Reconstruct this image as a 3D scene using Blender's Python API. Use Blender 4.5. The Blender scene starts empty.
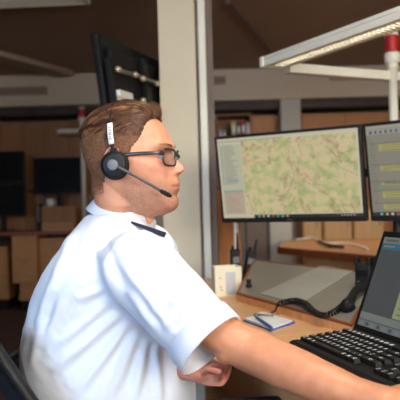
import bpy, bmesh, math, random
from mathutils import Vector, Matrix, Euler, noise
random.seed(7)
V = Vector
scene = bpy.context.scene
COL = scene.collection
# ------------------------------------------------------------------ camera
F = 620.0; HC = 1.10
cam_d = bpy.data.cameras.new('camera'); cam = bpy.data.objects.new('camera', cam_d); COL.objects.link(cam)
cam_d.sensor_width = 36; cam_d.lens = F/400*36; cam_d.clip_start = .02
PITCH, ROLL = math.radians(0.28), math.radians(-1.6)
CR = (Matrix.Rotation(math.radians(90)+PITCH, 3, 'X') @ Matrix.Rotation(ROLL, 3, 'Z'))
cam.matrix_world = Matrix.Translation((0, 0, HC)) @ CR.to_4x4()
cam_d.dof.use_dof = True; cam_d.dof.focus_distance = 1.33; cam_d.dof.aperture_fstop = 5.6
scene.camera = cam
CO = V((0, 0, HC))
def ray(px, py): return CR @ V(((px-200)/F, (200-py)/F, -1))
def P(px, py, y):
    d = ray(px, py); return CO + d*(y/d.y)
def PZ(px, py, z):
    d = ray(px, py); return CO + d*((z-HC)/d.z)
def PP(px, py, p0, n):
    d = ray(px, py); return CO + d*((p0-CO).dot(n)/d.dot(n))

# ------------------------------------------------------------------ materials
def mat(name, col, rough=.6, metal=0, emit=None, es=1, noise_amt=0, nscale=8, stretch=(1,1,1), spec=.5, coat=0, bump=0, bscale=200, sss=0, alpha=None, trans=0):
    m = bpy.data.materials.new(name); m.use_nodes = True
    nt = m.node_tree; b = nt.nodes['Principled BSDF']
    b.inputs['Base Color'].default_value = (*col, 1)
    b.inputs['Roughness'].default_value = rough; b.inputs['Metallic'].default_value = metal
    b.inputs['Specular IOR Level'].default_value = spec; b.inputs['Coat Weight'].default_value = coat
    if trans: b.inputs['Transmission Weight'].default_value = trans
    if sss:
        b.inputs['Subsurface Weight'].default_value = sss; b.inputs['Subsurface Radius'].default_value = (.012, .005, .003)
        b.inputs['Subsurface Scale'].default_value = 1
    if emit: b.inputs['Emission Color'].default_value = (*emit, 1); b.inputs['Emission Strength'].default_value = es
    tc = nt.nodes.new('ShaderNodeTexCoord'); mp = nt.nodes.new('ShaderNodeMapping')
    nt.links.new(tc.outputs['Object'], mp.inputs['Vector']); mp.inputs['Scale'].default_value = stretch
    nz = nt.nodes.new('ShaderNodeTexNoise'); nz.inputs['Scale'].default_value = nscale; nz.inputs['Detail'].default_value = 5
    nt.links.new(mp.outputs['Vector'], nz.inputs['Vector'])
    if noise_amt:
        r = nt.nodes.new('ShaderNodeValToRGB')
        r.color_ramp.elements[0].position = .3; r.color_ramp.elements[1].position = .7
        r.color_ramp.elements[0].color = (*[c*(1-noise_amt) for c in col], 1)
        r.color_ramp.elements[1].color = (*[min(1, c*(1+noise_amt)) for c in col], 1)
        nt.links.new(nz.outputs['Fac'], r.inputs['Fac']); nt.links.new(r.outputs['Color'], b.inputs['Base Color'])
    if bump:
        n2 = nt.nodes.new('ShaderNodeTexNoise'); n2.inputs['Scale'].default_value = bscale
        nt.links.new(mp.outputs['Vector'], n2.inputs['Vector'])
        bp = nt.nodes.new('ShaderNodeBump'); bp.inputs['Strength'].default_value = bump; bp.inputs['Distance'].default_value = .001
        nt.links.new(n2.outputs['Fac'], bp.inputs['Height']); nt.links.new(bp.outputs['Normal'], b.inputs['Normal'])
    return m
M = {}
M['ceil'] = mat('ceiling_paint', (.33, .235, .17), .9, noise_amt=.06, nscale=1.2)
M['ceil_trim'] = mat('ceiling_trim_paint', (.38, .29, .22), .9, noise_amt=.05)
M['plaster'] = mat('wall_plaster', (.58, .49, .38), .9, noise_amt=.04, nscale=2)
M['pillar'] = mat('pillar_paint', (.68, .59, .42), .85, noise_amt=.03, nscale=3)
M['fpillar'] = mat('far_pillar_paint', (.50, .47, .43), .85, noise_amt=.03, nscale=3)
M['wcream'] = mat('cream_metal', (.82, .78, .64), .4, noise_amt=.02)
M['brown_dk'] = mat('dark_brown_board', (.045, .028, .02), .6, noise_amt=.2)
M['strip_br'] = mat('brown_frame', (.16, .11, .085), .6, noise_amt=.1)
M['cab_r'] = mat('tan_cabinet_wood', (.46, .20, .065), .55, noise_amt=.12, nscale=6, stretch=(6, 6, .8))
M['cab'] = mat('cabinet_wood', (.33, .14, .04), .55, noise_amt=.12, nscale=6, stretch=(6, 6, .8))
M['cab2'] = mat('orange_wood', (.62, .24, .06), .5, noise_amt=.15, nscale=6, stretch=(6, 6, .8))
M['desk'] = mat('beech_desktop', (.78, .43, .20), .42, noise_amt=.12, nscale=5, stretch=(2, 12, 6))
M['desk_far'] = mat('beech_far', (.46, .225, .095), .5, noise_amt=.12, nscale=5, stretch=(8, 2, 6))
M['edge'] = mat('redbrown_edge', (.26, .07, .025), .45, noise_amt=.15, nscale=10)
M['tan'] = mat('tan_panel', (.62, .35, .15), .5, noise_amt=.08, nscale=5, stretch=(8, 8, 1))
M['drawer'] = mat('drawer_wood', (.46, .215, .07), .5, noise_amt=.1, nscale=5, stretch=(1, 1, 6))
M['floor'] = mat('carpet_floor', (.06, .022, .016), .95, noise_amt=.3, nscale=60)
M['panel_gray'] = mat('grey_laminate', (.25, .23, .185), .38, noise_amt=.04, nscale=30)
M['panel_pale'] = mat('pale_and_lit_laminate', (.40, .39, .34), .38, noise_amt=.03, nscale=30)  # pale grey cabinet; also the light band painted on the console
M['black'] = mat('black_plastic', (.009, .0085, .0085), .5, spec=.28, noise_amt=.1, nscale=40)
M['black_m'] = mat('black_matt', (.012, .011, .011), .75, spec=.25, noise_amt=.15, nscale=40)
M['key'] = mat('keycap_plastic', (.009, .009, .009), .5, spec=.3, noise_amt=.1, nscale=90)
M['legend'] = mat('key_legend_white', (.75, .77, .8), .4)
M['gray_m'] = mat('grey_metal', (.22, .22, .22), .4, .6, noise_amt=.1)
M['gray_p'] = mat('grey_plastic', (.16, .16, .165), .5, noise_amt=.05)
M['boom_g'] = mat('boom_plastic', (.055, .055, .058), .45, noise_amt=.05)
M['brass'] = mat('brass_fitting', (.55, .45, .28), .35, .4)
M['white_p'] = mat('white_plastic', (.78, .76, .68), .45, noise_amt=.02)
M['ivory'] = mat('ivory_plastic', (.76, .69, .50), .5, noise_amt=.03)
M['paper'] = mat('paper', (.80, .80, .80), .8, noise_amt=.02, nscale=40)
M['papergrey'] = mat('grey_printed_paper', (.50, .51, .54), .8, noise_amt=.12, nscale=300)
M['blue'] = mat('blue_plastic', (.02, .11, .40), .35, noise_amt=.05)
M['red'] = mat('red_lens', (.45, .02, .02), .25, noise_amt=.05)
M['green'] = mat('green_indicator', (.1, .3, .12), .4)
M['shirt'] = mat('white_shirt_cotton', (.80, .84, .92), .85, noise_amt=.015, nscale=120, bump=.25, bscale=500, spec=.2)
M['navy'] = mat('navy_cloth', (.012, .016, .035), .8, noise_amt=.2, nscale=200)
M['trouser'] = mat('black_trouser_cloth', (.014, .014, .018), .9, noise_amt=.2, nscale=200)
M['mesh'] = mat('chair_mesh_fabric', (.016, .016, .020), .85, spec=.2, noise_amt=.35, nscale=350, bump=.6, bscale=600)
M['hair'] = mat('brown_hair', (.075, .030, .014), .5, noise_amt=.45, nscale=160, stretch=(.35, 1, 1), spec=.3)
M['hair2'] = mat('light_brown_hair', (.30, .135, .055), .5, noise_amt=.3, nscale=160, spec=.3)
M['hair_s'] = mat('short_brown_hair', (.20, .095, .05), .7, noise_amt=.4, nscale=300, spec=.15)
M['eyew'] = mat('eye_white', (.42, .34, .30), .3); M['iris'] = mat('eye_iris', (.06, .06, .05), .15)
M['glass_w'] = mat('window_glass', (.95, .97, 1), .02, trans=1)
M['frame_g'] = mat('tortoise_frame', (.028, .026, .028), .25, noise_amt=.3, nscale=100)
M['skin0'] = mat('skin_plain', (.62, .34, .24), .5, sss=.15)
for nm, c in dict(bk_yellow=(.55,.42,.12), bk_dark=(.05,.05,.07), bk_red=(.50,.03,.02), bk_white=(.6,.58,.52), bk_grey=(.3,.3,.3), bk_blue=(.06,.1,.25)).items():
    M[nm] = mat(nm+'_cover', c, .6, noise_amt=.1)
def lensmat():
    m = bpy.data.materials.new('spectacle_lens'); m.use_nodes = True; nt = m.node_tree; nt.nodes.clear()
    o = nt.nodes.new('ShaderNodeOutputMaterial'); mx = nt.nodes.new('ShaderNodeMixShader'); t = nt.nodes.new('ShaderNodeBsdfTransparent')
    g = nt.nodes.new('ShaderNodeBsdfGlossy'); g.inputs['Roughness'].default_value = .03
    t.inputs['Color'].default_value = (.86, .88, .92, 1)
    mx.inputs[0].default_value = .05; nt.links.new(t.outputs[0], mx.inputs[1]); nt.links.new(g.outputs[0], mx.inputs[2]); nt.links.new(mx.outputs[0], o.inputs[0])
    return m
M['lens'] = lensmat()
def emis(name, col, s=1.0, base=.02, rough=.3):
    return mat(name, (base,)*3, rough, emit=col, es=s)
def skinmat():
    m = mat('skin', (.6, .3, .2), .48, sss=.12, spec=.45)
    nt = m.node_tree; b = nt.nodes['Principled BSDF']
    at = nt.nodes.new('ShaderNodeAttribute'); at.attribute_name = 'tint'
    nz = nt.nodes.new('ShaderNodeTexNoise'); nz.inputs['Scale'].default_value = 55; nz.inputs['Detail'].default_value = 8
    tc = nt.nodes.new('ShaderNodeTexCoord'); nt.links.new(tc.outputs['Object'], nz.inputs['Vector'])
    r = nt.nodes.new('ShaderNodeValToRGB'); r.color_ramp.elements[0].color = (.90, .84, .82, 1); r.color_ramp.elements[1].color = (1.06, 1.05, 1.04, 1)
    r.color_ramp.elements[0].position = .3; r.color_ramp.elements[1].position = .68
    nt.links.new(nz.outputs['Fac'], r.inputs['Fac'])
    mx = nt.nodes.new('ShaderNodeMix'); mx.data_type = 'RGBA'; mx.blend_type = 'MULTIPLY'; mx.inputs[0].default_value = .8
    nt.links.new(at.outputs['Color'], mx.inputs[6]); nt.links.new(r.outputs['Color'], mx.inputs[7])
    nt.links.new(mx.outputs[2], b.inputs['Base Color'])
    n2 = nt.nodes.new('ShaderNodeTexNoise'); n2.inputs['Scale'].default_value = 420
    nt.links.new(tc.outputs['Object'], n2.inputs['Vector'])
    bp = nt.nodes.new('ShaderNodeBump'); bp.inputs['Strength'].default_value = .35; bp.inputs['Distance'].default_value = .0006
    nt.links.new(n2.outputs['Fac'], bp.inputs['Height']); nt.links.new(bp.outputs['Normal'], b.inputs['Normal'])
    return m
M['skin'] = skinmat()

# ------------------------------------------------------------------ object helpers
WM = {}
def thing(name, loc, label, cat, group=None, rotz=0):
    o = bpy.data.objects.new(name, None); COL.objects.link(o); o.empty_display_size = .1
    o.location = loc; o.rotation_euler = (0, 0, rotz)
    WM[o.name] = Matrix.Translation(V(loc)) @ Matrix.Rotation(rotz, 4, 'Z')
    o['label'] = label; o['category'] = cat
    if group: o['group'] = group
    return o
def obj(name, bm, mats, parent=None, smooth=False, label=None, autos=False):
    if not isinstance(mats, (list, tuple)): mats = [mats]
    bmesh.ops.recalc_face_normals(bm, faces=bm.faces)
    me = bpy.data.meshes.new(name); bm.to_mesh(me); bm.free()
    return obj_me(name, me, mats, parent, smooth, label)
def obj_me(name, me, mats, parent=None, smooth=False, label=None):
    if not isinstance(mats, (list, tuple)): mats = [mats]
    o = bpy.data.objects.new(name, me); COL.objects.link(o)
    if len(me.materials): me.materials.clear()
    for m in mats: me.materials.append(M[m] if isinstance(m, str) else m)
    if parent is not None:
        me.transform(WM[parent.name].inverted()); o.parent = parent; WM[o.name] = WM[parent.name]
    else:
        n = len(me.vertices); c = V((0, 0, 0))
        for v in me.vertices: c += v.co
        c /= max(n, 1); me.transform(Matrix.Translation(-c)); o.location = c; WM[o.name] = Matrix.Translation(c)
    if smooth:
        for p in me.polygons: p.use_smooth = True
    if label: o['label'] = label
    return o
def tag(o, label, cat, group=None):
    o['label'] = label; o['category'] = cat
    if group: o['group'] = group
    return o
def struct(name, bm, m, parent=None):
    o = obj(name, bm, m, parent); o['kind'] = 'structure'; return o
def B(): return bmesh.new()
def box(bm, c, s, rot=None, bev=0, mi=0):
    r = bmesh.ops.create_cube(bm, size=1); vs = r['verts']
    mt = Matrix.Translation(V(c)) @ ((rot if rot is not None else Matrix.Identity(3)).to_4x4()) @ Matrix.Diagonal((*s, 1))
    bmesh.ops.transform(bm, matrix=mt, verts=vs)
    fs = set(f for v in vs for f in v.link_faces)
    for f in fs: f.material_index = mi
    if bev:
        es = list(set(e for v in vs for e in v.link_edges))
        rr = bmesh.ops.bevel(bm, geom=es, offset=bev, segments=2, affect='EDGES', profile=.5)
        for f in rr['faces']: f.material_index = mi
def aabox(bm, a, b, mi=0, bev=0):
    a, b = V(a), V(b); box(bm, (a+b)/2, [abs(x) for x in (b-a)], bev=bev, mi=mi)
def prism(bm, pts, z0, z1, mi=0):
    lo = [bm.verts.new((p[0], p[1], z0)) for p in pts]; hi = [bm.verts.new((p[0], p[1], z1)) for p in pts]
    f = [bm.faces.new(lo[::-1]), bm.faces.new(hi)]
    n = len(pts)
    for i in range(n): f.append(bm.faces.new((lo[i], lo[(i+1) % n], hi[(i+1) % n], hi[i])))
    for x in f: x.material_index = mi
def hull(bm, quadA, quadB, mi=0):
    a = [bm.verts.new(p) for p in quadA]; b = [bm.verts.new(p) for p in quadB]; n = len(a)
    fs = [bm.faces.new(a[::-1]), bm.faces.new(b)]
    for i in range(n): fs.append(bm.faces.new((a[i], a[(i+1) % n], b[(i+1) % n], b[i])))
    for x in fs: x.material_index = mi
def spline(pts, n):
    out = []; m = len(pts)
    for i in range(m-1):
        p0, p1, p2, p3 = pts[max(i-1, 0)], pts[i], pts[i+1], pts[min(i+2, m-1)]
        for k in range(n):
            t = k/n
            out.append([.5*((2*b)+(-a+c)*t+(2*a-5*b+4*c-d)*t*t+(-a+3*b-3*c+d)*t**3) for a, b, c, d in zip(p0, p1, p2, p3)])
    out.append(list(pts[-1])); return out
def tube(bm, pts, rad, seg=16, cap=True, mi=0, flat=None, up=None):
    """pts list of Vectors, rad scalar/list or list of (ra, rb); round caps"""
    pts = [V(p) for p in pts]; n = len(pts)
    if not isinstance(rad, (list, tuple)): rad = [rad]*n
    rad = [(r, r) if not isinstance(r, (list, tuple)) else tuple(r) for r in rad]
    if cap == 'round':
        d0 = (pts[0]-pts[1]).normalized(); d1 = (pts[-1]-pts[-2]).normalized()
        P0, R0, P1, R1 = pts[0], rad[0], pts[-1], rad[-1]
        pre = []; post = []
        for a in (80, 60, 40, 20):
            s, c = math.sin(math.radians(a)), math.cos(math.radians(a))
            pre.append((P0+d0*min(R0)*s, (R0[0]*c, R0[1]*c))); post.append((P1+d1*min(R1)*s, (R1[0]*c, R1[1]*c)))
        pts = [p for p, r in pre]+pts+[p for p, r in post[::-1]]; rad = [r for p, r in pre]+rad+[r for p, r in post[::-1]]; n = len(pts)
    rings = []; up = V(up) if up else V((0, 0, 1))
    for i in range(n):
        t = (pts[min(i+1, n-1)]-pts[max(i-1, 0)]).normalized()
        if i == 0:
            if abs(t.dot(up)) > .95: up = V((0, 1, 0)) if abs(t.y) < .9 else V((1, 0, 0))
            a = (up - t*up.dot(t)).normalized()
        else: a = (a - t*a.dot(t)).normalized()
        b = t.cross(a)
        rings.append([bm.verts.new(pts[i]+a*(math.cos(2*math.pi*k/seg)*rad[i][0])+b*(math.sin(2*math.pi*k/seg)*rad[i][1])) for k in range(seg)])
    fs = []
    for i in range(n-1):
        for k in range(seg): fs.append(bm.faces.new((rings[i][k], rings[i][(k+1) % seg], rings[i+1][(k+1) % seg], rings[i+1][k])))
    if cap: fs.append(bm.faces.new(rings[0][::-1])); fs.append(bm.faces.new(rings[-1]))
    for f in fs: f.material_index = mi
def ell(bm, c, r, rot=None, seg=24, mi=0):
    q = bmesh.ops.create_uvsphere(bm, u_segments=seg, v_segments=seg//2, radius=1)
    mt = Matrix.Translation(V(c)) @ ((rot if rot is not None else Matrix.Identity(3)).to_4x4()) @ Matrix.Diagonal((*r, 1))
    bmesh.ops.transform(bm, matrix=mt, verts=q['verts'])
    for f in set(f for v in q['verts'] for f in v.link_faces): f.material_index = mi
def rotm(xa, ya=None, za=None):
    """3x3 with given column axes"""
    return Matrix((xa, ya, za)).transposed()
def RZ(a): return Matrix.Rotation(a, 3, 'Z')
def lerp(a, b, t): return a+(b-a)*t
def interp(tab, z):
    tab = sorted(tab)
    if z <= tab[0][0]: return tab[0][1]
    for (a, va), (b, vb) in zip(tab, tab[1:]):
        if z <= b:
            return va+(vb-va)*(z-a)/(b-a)
    return tab[-1][1]
def sinterp(tab, z):  # catmull-rom-ish smooth interpolation
    tab = sorted(tab); n = len(tab)
    if z <= tab[0][0]: return tab[0][1]
    if z >= tab[-1][0]: return tab[-1][1]
    for i in range(n-1):
        if z <= tab[i+1][0]:
            x0, y0 = tab[i]; x1, y1 = tab[i+1]
            s = (y1-y0)/(x1-x0)
            m0 = s if i == 0 else (y1-tab[i-1][1])/(x1-tab[i-1][0])
            m1 = s if i == n-2 else (tab[i+2][1]-y0)/(tab[i+2][0]-x0)
            h = x1-x0; t = (z-x0)/h
            return (2*t**3-3*t*t+1)*y0+(t**3-2*t*t+t)*h*m0+(-2*t**3+3*t*t)*y1+(t**3-t*t)*h*m1

# ------------------------------------------------------------------ the room
CZ = 2.60; YB = 7.75; X0, X1, Y0 = -4.2, 4.2, -2.2
bm = B(); aabox(bm, (X0, Y0, -.1), (X1, YB, 0)); struct('floor', bm, 'floor')
bm = B(); aabox(bm, (X0, Y0, CZ), (X1, YB, CZ+.1)); struct('ceiling', bm, 'ceil')
bm = B(); aabox(bm, (X0, YB, 0), (X1, YB+.1, CZ)); struct('wall_back', bm, 'plaster')
bm = B(); aabox(bm, (X0-.1, Y0, 0), (X0, YB, CZ)); struct('wall_left', bm, 'plaster')
bm = B(); aabox(bm, (X1, Y0, 0), (X1+.1, YB, CZ)); struct('wall_right', bm, 'plaster')
# wall behind the viewer with two window openings
wins = [(-3.0, -1.0), (.2, 3.0)]; wz0, wz1 = .95, 2.35
bm = B()
aabox(bm, (X0, Y0-.1, 0), (X1, Y0, wz0)); aabox(bm, (X0, Y0-.1, wz1), (X1, Y0, CZ))
xs = [X0]+[x for w in wins for x in w]+[X1]
for i in range(0, len(xs), 2): aabox(bm, (xs[i], Y0-.1, wz0), (xs[i+1], Y0, wz1))
struct('wall_front', bm, 'plaster')
for i, (a, b) in enumerate(wins):
    bm = B()
    for q in ((a, a+.05), (b-.05, b), ((a+b)/2-.03, (a+b)/2+.03)): aabox(bm, (q[0], Y0-.08, wz0), (q[1], Y0-.02, wz1))
    aabox(bm, (a+.05, Y0-.08, wz0), (b-.05, Y0-.02, wz0+.05)); aabox(bm, (a+.05, Y0-.08, wz1-.05), (b-.05, Y0-.02, wz1))
    w = struct('window_%d' % (i+1), bm, 'wcream')
    bm = B(); aabox(bm, (a+.05, Y0-.055, wz0+.05), (b-.05, Y0-.05, wz1-.05)); obj('pane', bm, 'glass_w', w)
# bulkhead over the cabinets
YH = 7.0
zt = P(200, 101, YH).z
bm = B(); aabox(bm, (X0, YH, zt), (X1, YB, CZ)); struct('trim_1', bm, 'plaster')
bm = B(); aabox(bm, (X0, YH+.12, zt-.09), (X1, YH+.5, zt)); struct('trim_2', bm, 'brown_dk')
# ceiling seams and coffers
def ceil_strip(n, a, b, w, h, m='ceil_trim'):
    a, b = PZ(*a, CZ), PZ(*b, CZ); d = (b-a).normalized(); s = V((-d.y, d.x, 0))*w/2
    bm = B(); hull(bm, [a-s-V((0, 0, h)), a+s-V((0, 0, h)), b+s-V((0, 0, h)), b-s-V((0, 0, h))], [a-s, a+s, b+s, b-s])
    struct('trim_%d' % n, bm, m)
ceil_strip(3, (-60, 38), (66, 72), .22, .05)
ceil_strip(4, (228, 0), (281, 62), .05, .03, 'strip_br')
# central pillar (near) with cream conduit cover and brown frame strip
def col_poly(pxa, pxb, y, dep, py=200):
    a, b = P(pxa, py, y), P(pxb, py, y); return [(a.x, y), (b.x, y), (b.x, y+dep), (a.x, y+dep)]
YP = 3.2
a = P(163, 200, YP).x; b = P(199.5, 200, YP).x
bm = B(); aabox(bm, (a, YP, 0), (b, YP+.3, CZ)); bm2 = bm
struct('wall_pillar', bm, 'pillar')
c = P(202.5, 200, YP).x; d = P(210, 200, YP).x
bm = B(); aabox(bm, (c, YP-.01, 0), (d, YP+.25, CZ), bev=.006); struct('trim_5', bm, 'wcream')
bm = B(); aabox(bm, (b, YP+.04, 0), (c, YP+.2, CZ)); struct('trim_6', bm, 'ceil_trim')
e = P(217, 200, YP).x
bm = B(); aabox(bm, (d, YP+.02, 0), (e, YP+.25, CZ)); struct('trim_7', bm, 'strip_br')
# far pillar
YF = 7.03
a = P(281, 120, YF).x; b = P(301, 120, YF).x
bm = B(); aabox(bm, (a, YF, 0), (b, YF+.22, zt)); struct('wall_far_pillar', bm, 'fpillar')

# vents
def vent(px0, py0, px1, py1, label):
    A = P(px0, (py0+py1)/2, YH); C_ = P(px1, (py0+py1)/2, YH); h = (py1-py0)/F*YH; zc = (A.z+C_.z)/2
    t = thing('air_vent', ((A.x+C_.x)/2, YH, zc-h/2), label, 'vent', 'air vents in the bulkhead')
    bm = B(); w = .012
    for (x0, x1, z0, z1) in ((A.x, C_.x, zc-h/2, zc-h/2+w), (A.x, C_.x, zc+h/2-w, zc+h/2), (A.x, A.x+w, zc-h/2+w, zc+h/2-w), (C_.x-w, C_.x, zc-h/2+w, zc+h/2-w)):
        aabox(bm, (x0, YH-.012, z0), (x1, YH, z1))
    obj('frame', bm, 'ceil_trim', t)
    bm = B(); aabox(bm, (A.x+w, YH-.002, zc-h/2+w), (C_.x-w, YH, zc+h/2-w)); obj('backing', bm, 'strip_br', t)
    n = 3
    for k in range(n):
        z = zc-h/2+w+(h-2*w)*(k+.5)/n
        bm = B(); box(bm, ((A.x+C_.x)/2, YH-.007, z), (C_.x-A.x-2*w, .003, .012), Matrix.Rotation(.5, 3, 'X')); obj('slat', bm, 'ceil_trim', t)
vent(-20, 87, 48, 96, 'long air vent in the wall strip at the far left, above the dark screens')
vent(213, 76, 226, 85, 'short air vent in the wall strip just right of the near pillar')
vent(329, 72, 378, 80, 'long air vent in the wall strip at right, behind the white lamp arm')

# ------------------------------------------------------------------ back wall cabinets
YC = 7.3
ctop = P(200, 117, YC).z
def tall_cabinet(x0, x1, label, y=YC, z1=None, doors=1, mt='cab', open_=False, grp='tall wooden cabinets along the back wall'):
    z1 = z1 or ctop
    t = thing('wooden_cabinet', ((x0+x1)/2, y+.2, 0), label, 'cabinet', grp)
    bm = B()
    aabox(bm, (x0, y+.02, 0), (x0+.018, YB-.01, z1)); aabox(bm, (x1-.018, y+.02, 0), (x1, YB-.01, z1))
    aabox(bm, (x0+.018, y+.02, z1-.02), (x1-.018, YB-.01, z1)); aabox(bm, (x0+.018, YB-.03, 0), (x1-.018, YB-.01, z1-.02))
    aabox(bm, (x0+.018, y+.02, 0), (x1-.018, YB-.03, .08))
    if open_:
        for z in (.5, .9, 1.3, 1.76): aabox(bm, (x0+.018, y+.03, z), (x1-.018, YB-.03, z+.02))
    obj('body', bm, mt, t)
    if not open_:
        w = (x1-x0)/doors
        for k in range(doors):
            for (za, zb) in ((.09, 1.30), (1.31, z1)):
                bm = B(); aabox(bm, (x0+k*w+.004, y, za+.003), (x0+(k+1)*w-.004, y+.018, zb-.003), bev=.002)
                dd = obj('door', bm, mt, t)
                bm = B(); box(bm, (x0+(k+1)*w-.04, y-.012, 1.18 if za < 1 else 1.42), (.012, .024, .10), bev=.003); obj('handle', bm, 'gray_m', dd)
    return t
def XC(px, y=YC): return P(px, 130, y).x
cabs = [(-70, -22, 'beyond the left frame edge'), (-22, 1, 'outermost at the left edge'), (1, 24, 'behind the double dark screens at far left'), (24, 46, 'just right of the double dark screens'), (46, 68, 'behind the wide dark screen'), (68, 92, 'behind the white beacon pole at left'), (92, 125, 'behind the nape of the seated man'), (125, 160, 'hidden mostly behind the hanging screen')]
for a, b, s in cabs[1:]:
    if a < 92: tall_cabinet(XC(a), XC(b), 'tall brown cabinet at the back, '+s)
tall_cabinet(XC(216), XC(252), 'open wooden shelf cabinet with binders, seen just above the map screen', open_=True, z1=ctop+.03)
for a, b, s in [(252, 282, 'just left of the far grey pillar'), (302, 322, 'first to the right of the far grey pillar'), (322, 345, 'second to the right of the far grey pillar'), (345, 367, 'third to the right of the far grey pillar'), (367, 388, 'just left of the red-topped pole'), (388, 412, 'right of the red-topped pole at the frame edge')]:
    tall_cabinet(XC(a), XC(b), 'tall tan cabinet at the back, '+s, mt='cab_r')
# binders on the open shelf
shelf_z = 1.78
bs = [('bk_grey', 219, 222, 13, 'small pale grey binder, leftmost on the open shelf'), ('bk_grey', 223, 226, 11, 'second small grey binder from the left on the open shelf'), ('bk_yellow', 231.5, 236, 20, 'mustard yellow binder on the open shelf'), ('bk_dark', 237, 240.5, 19, 'dark binder between the yellow and the red binder'), ('bk_red', 241.5, 245.5, 20, 'bright red binder on the open shelf'), ('bk_white', 246.5, 250, 18, 'cream binder at the right end of the open shelf')]
for m_, a, b, h, lb in bs:
    xa, xb = XC(a, YC+.05), XC(b, YC+.05); hh = h/F*YC+.05; z0 = shelf_z
    t = thing('binder', ((xa+xb)/2, YC+.15, z0), lb, 'binder', 'binders on the open shelf')
    bm = B(); aabox(bm, (xa, YC+.05, z0), (xb, YC+.30, z0+hh), bev=.003); obj('cover', bm, m_, t)
    bm = B(); aabox(bm, (xa+.006, YC+.046, z0+hh*.5), (xb-.006, YC+.0495, z0+hh*.8)); obj('spine_label', bm, 'paper', t)

# ------------------------------------------------------------------ far left workstation
YW = 6.0
def screen_dev(name, label, cat, px0, py0, px1, py1, y, stand_z, grp=None, rows=True):
    A = P(px0, py0, y); Bq = P(px1, py1, y); cx = (A.x+Bq.x)/2
    t = thing(name, (cx, y, stand_z), label, cat, grp)
    bm = B(); aabox(bm, (A.x, y, Bq.z), (Bq.x, y+.04, A.z), bev=.008); obj('housing', bm, 'black', t)
    bm = B(); aabox(bm, (A.x+.02, y-.002, Bq.z+.02), (Bq.x-.02, y-.0002, A.z-.02)); obj('screen', bm, M['offscreen'], t)
    if stand_z < Bq.z-.02:
        bm = B(); aabox(bm, (cx-.03, y+.041, stand_z+.012), (cx+.03, y+.07, (A.z+Bq.z)/2)); obj('stand', bm, 'black', t)
        bm = B(); aabox(bm, (cx-.12, y-.04, stand_z), (cx+.12, y+.12, stand_z+.012), bev=.003); obj('foot', bm, 'black', t)
    return t
M['offscreen'] = mat('dark_glossy_screen', (.006, .006, .006), .5, noise_amt=.3, nscale=6, spec=.12)
dz = .84
bench_y0 = 6.7
bm = B()
t = thing('bench_desk', (-1.6, 7.0, 0), 'long dim wooden desk in the far left background under the dark screens', 'desk')
xl, xr = P(-40, 220, 7).x, P(92, 220, 7).x
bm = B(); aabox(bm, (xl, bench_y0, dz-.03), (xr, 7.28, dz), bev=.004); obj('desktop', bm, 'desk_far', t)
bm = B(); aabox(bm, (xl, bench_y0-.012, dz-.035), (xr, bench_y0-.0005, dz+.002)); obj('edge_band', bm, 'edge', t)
for x in (xl+.02, xr-.04):
    bm = B(); aabox(bm, (x, bench_y0+.05, 0), (x+.02, 7.25, dz-.031)); obj('side_panel', bm, 'brown_dk', t)
bm = B(); aabox(bm, (xl+.05, 7.22, .1), (xr-.05, 7.24, dz-.031)); obj('back_panel', bm, 'brown_dk', t)
def pedestal(px0, px1, py_top, py_bot, y, label, nd=2, mt='drawer', z1=.80, zb0=.30):
    A = P(px0, py_top, y); Bq = P(px1, py_top, y);     t = thing('drawer_unit', ((A.x+Bq.x)/2, y+.2, 0), label, 'drawer unit', 'wooden drawer units in the left background')
    bm = B(); aabox(bm, (A.x, y+.02, zb0), (Bq.x, y+.46, z1)); obj('body', bm, 'drawer', t)
    bm = B(); aabox(bm, (A.x+(Bq.x-A.x)*.25, y+.04, .11), (Bq.x-.004, y+.40, zb0-.001)); obj('base_box', bm, 'drawer', t)
    bm = B(); aabox(bm, (A.x+(Bq.x-A.x)*.3, y+.06, 0), (Bq.x-.02, y+.38, .109)); obj('plinth', bm, 'black_m', t)
    zz0 = zb0
    for k in range(nd):
        a = lerp(zz0, z1, k/nd); b = lerp(zz0, z1, (k+1)/nd)
        bm = B(); aabox(bm, (A.x+.005, y, a+.004), (Bq.x-.005, y+.018, b-.004), bev=.002); dr = obj('drawer', bm, mt, t)
        bm = B(); box(bm, ((A.x+Bq.x)/2, y-.008, b-.035), (.08, .016, .01), bev=.003); obj('handle', bm, 'gray_m', dr)
    return t
pedestal(11, 36, 232, 283, 6.60, 'pale wooden drawer unit standing clear below the dark screens at left', 2)
pedestal(-14, 7, 244, 290, 6.72, 'wooden drawer unit cut by the left frame edge', 1, z1=.69, zb0=.22)
pedestal(39, 64, 236, 285, 6.72, 'wooden drawer unit close behind the back of the seated man', 2, z1=.765, zb0=.20)
screen_dev('monitor', 'dark switched-off monitor at the left edge, upper of two stacked', 'monitor', -22, 152, 24.5, 182, 6.95, P(0, 182, 6.95).z-.005, 'dark monitors in the left background')
screen_dev('monitor', 'dark switched-off monitor at the left edge, lower of two stacked', 'monitor', -22, 184, 26, 216, 6.95, dz, 'dark monitors in the left background')
screen_dev('monitor', 'wide dark monitor beside the white beacon pole, behind the neck of the man', 'monitor', 33, 158, 83, 193, 6.98, dz, 'dark monitors in the left background')
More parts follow.
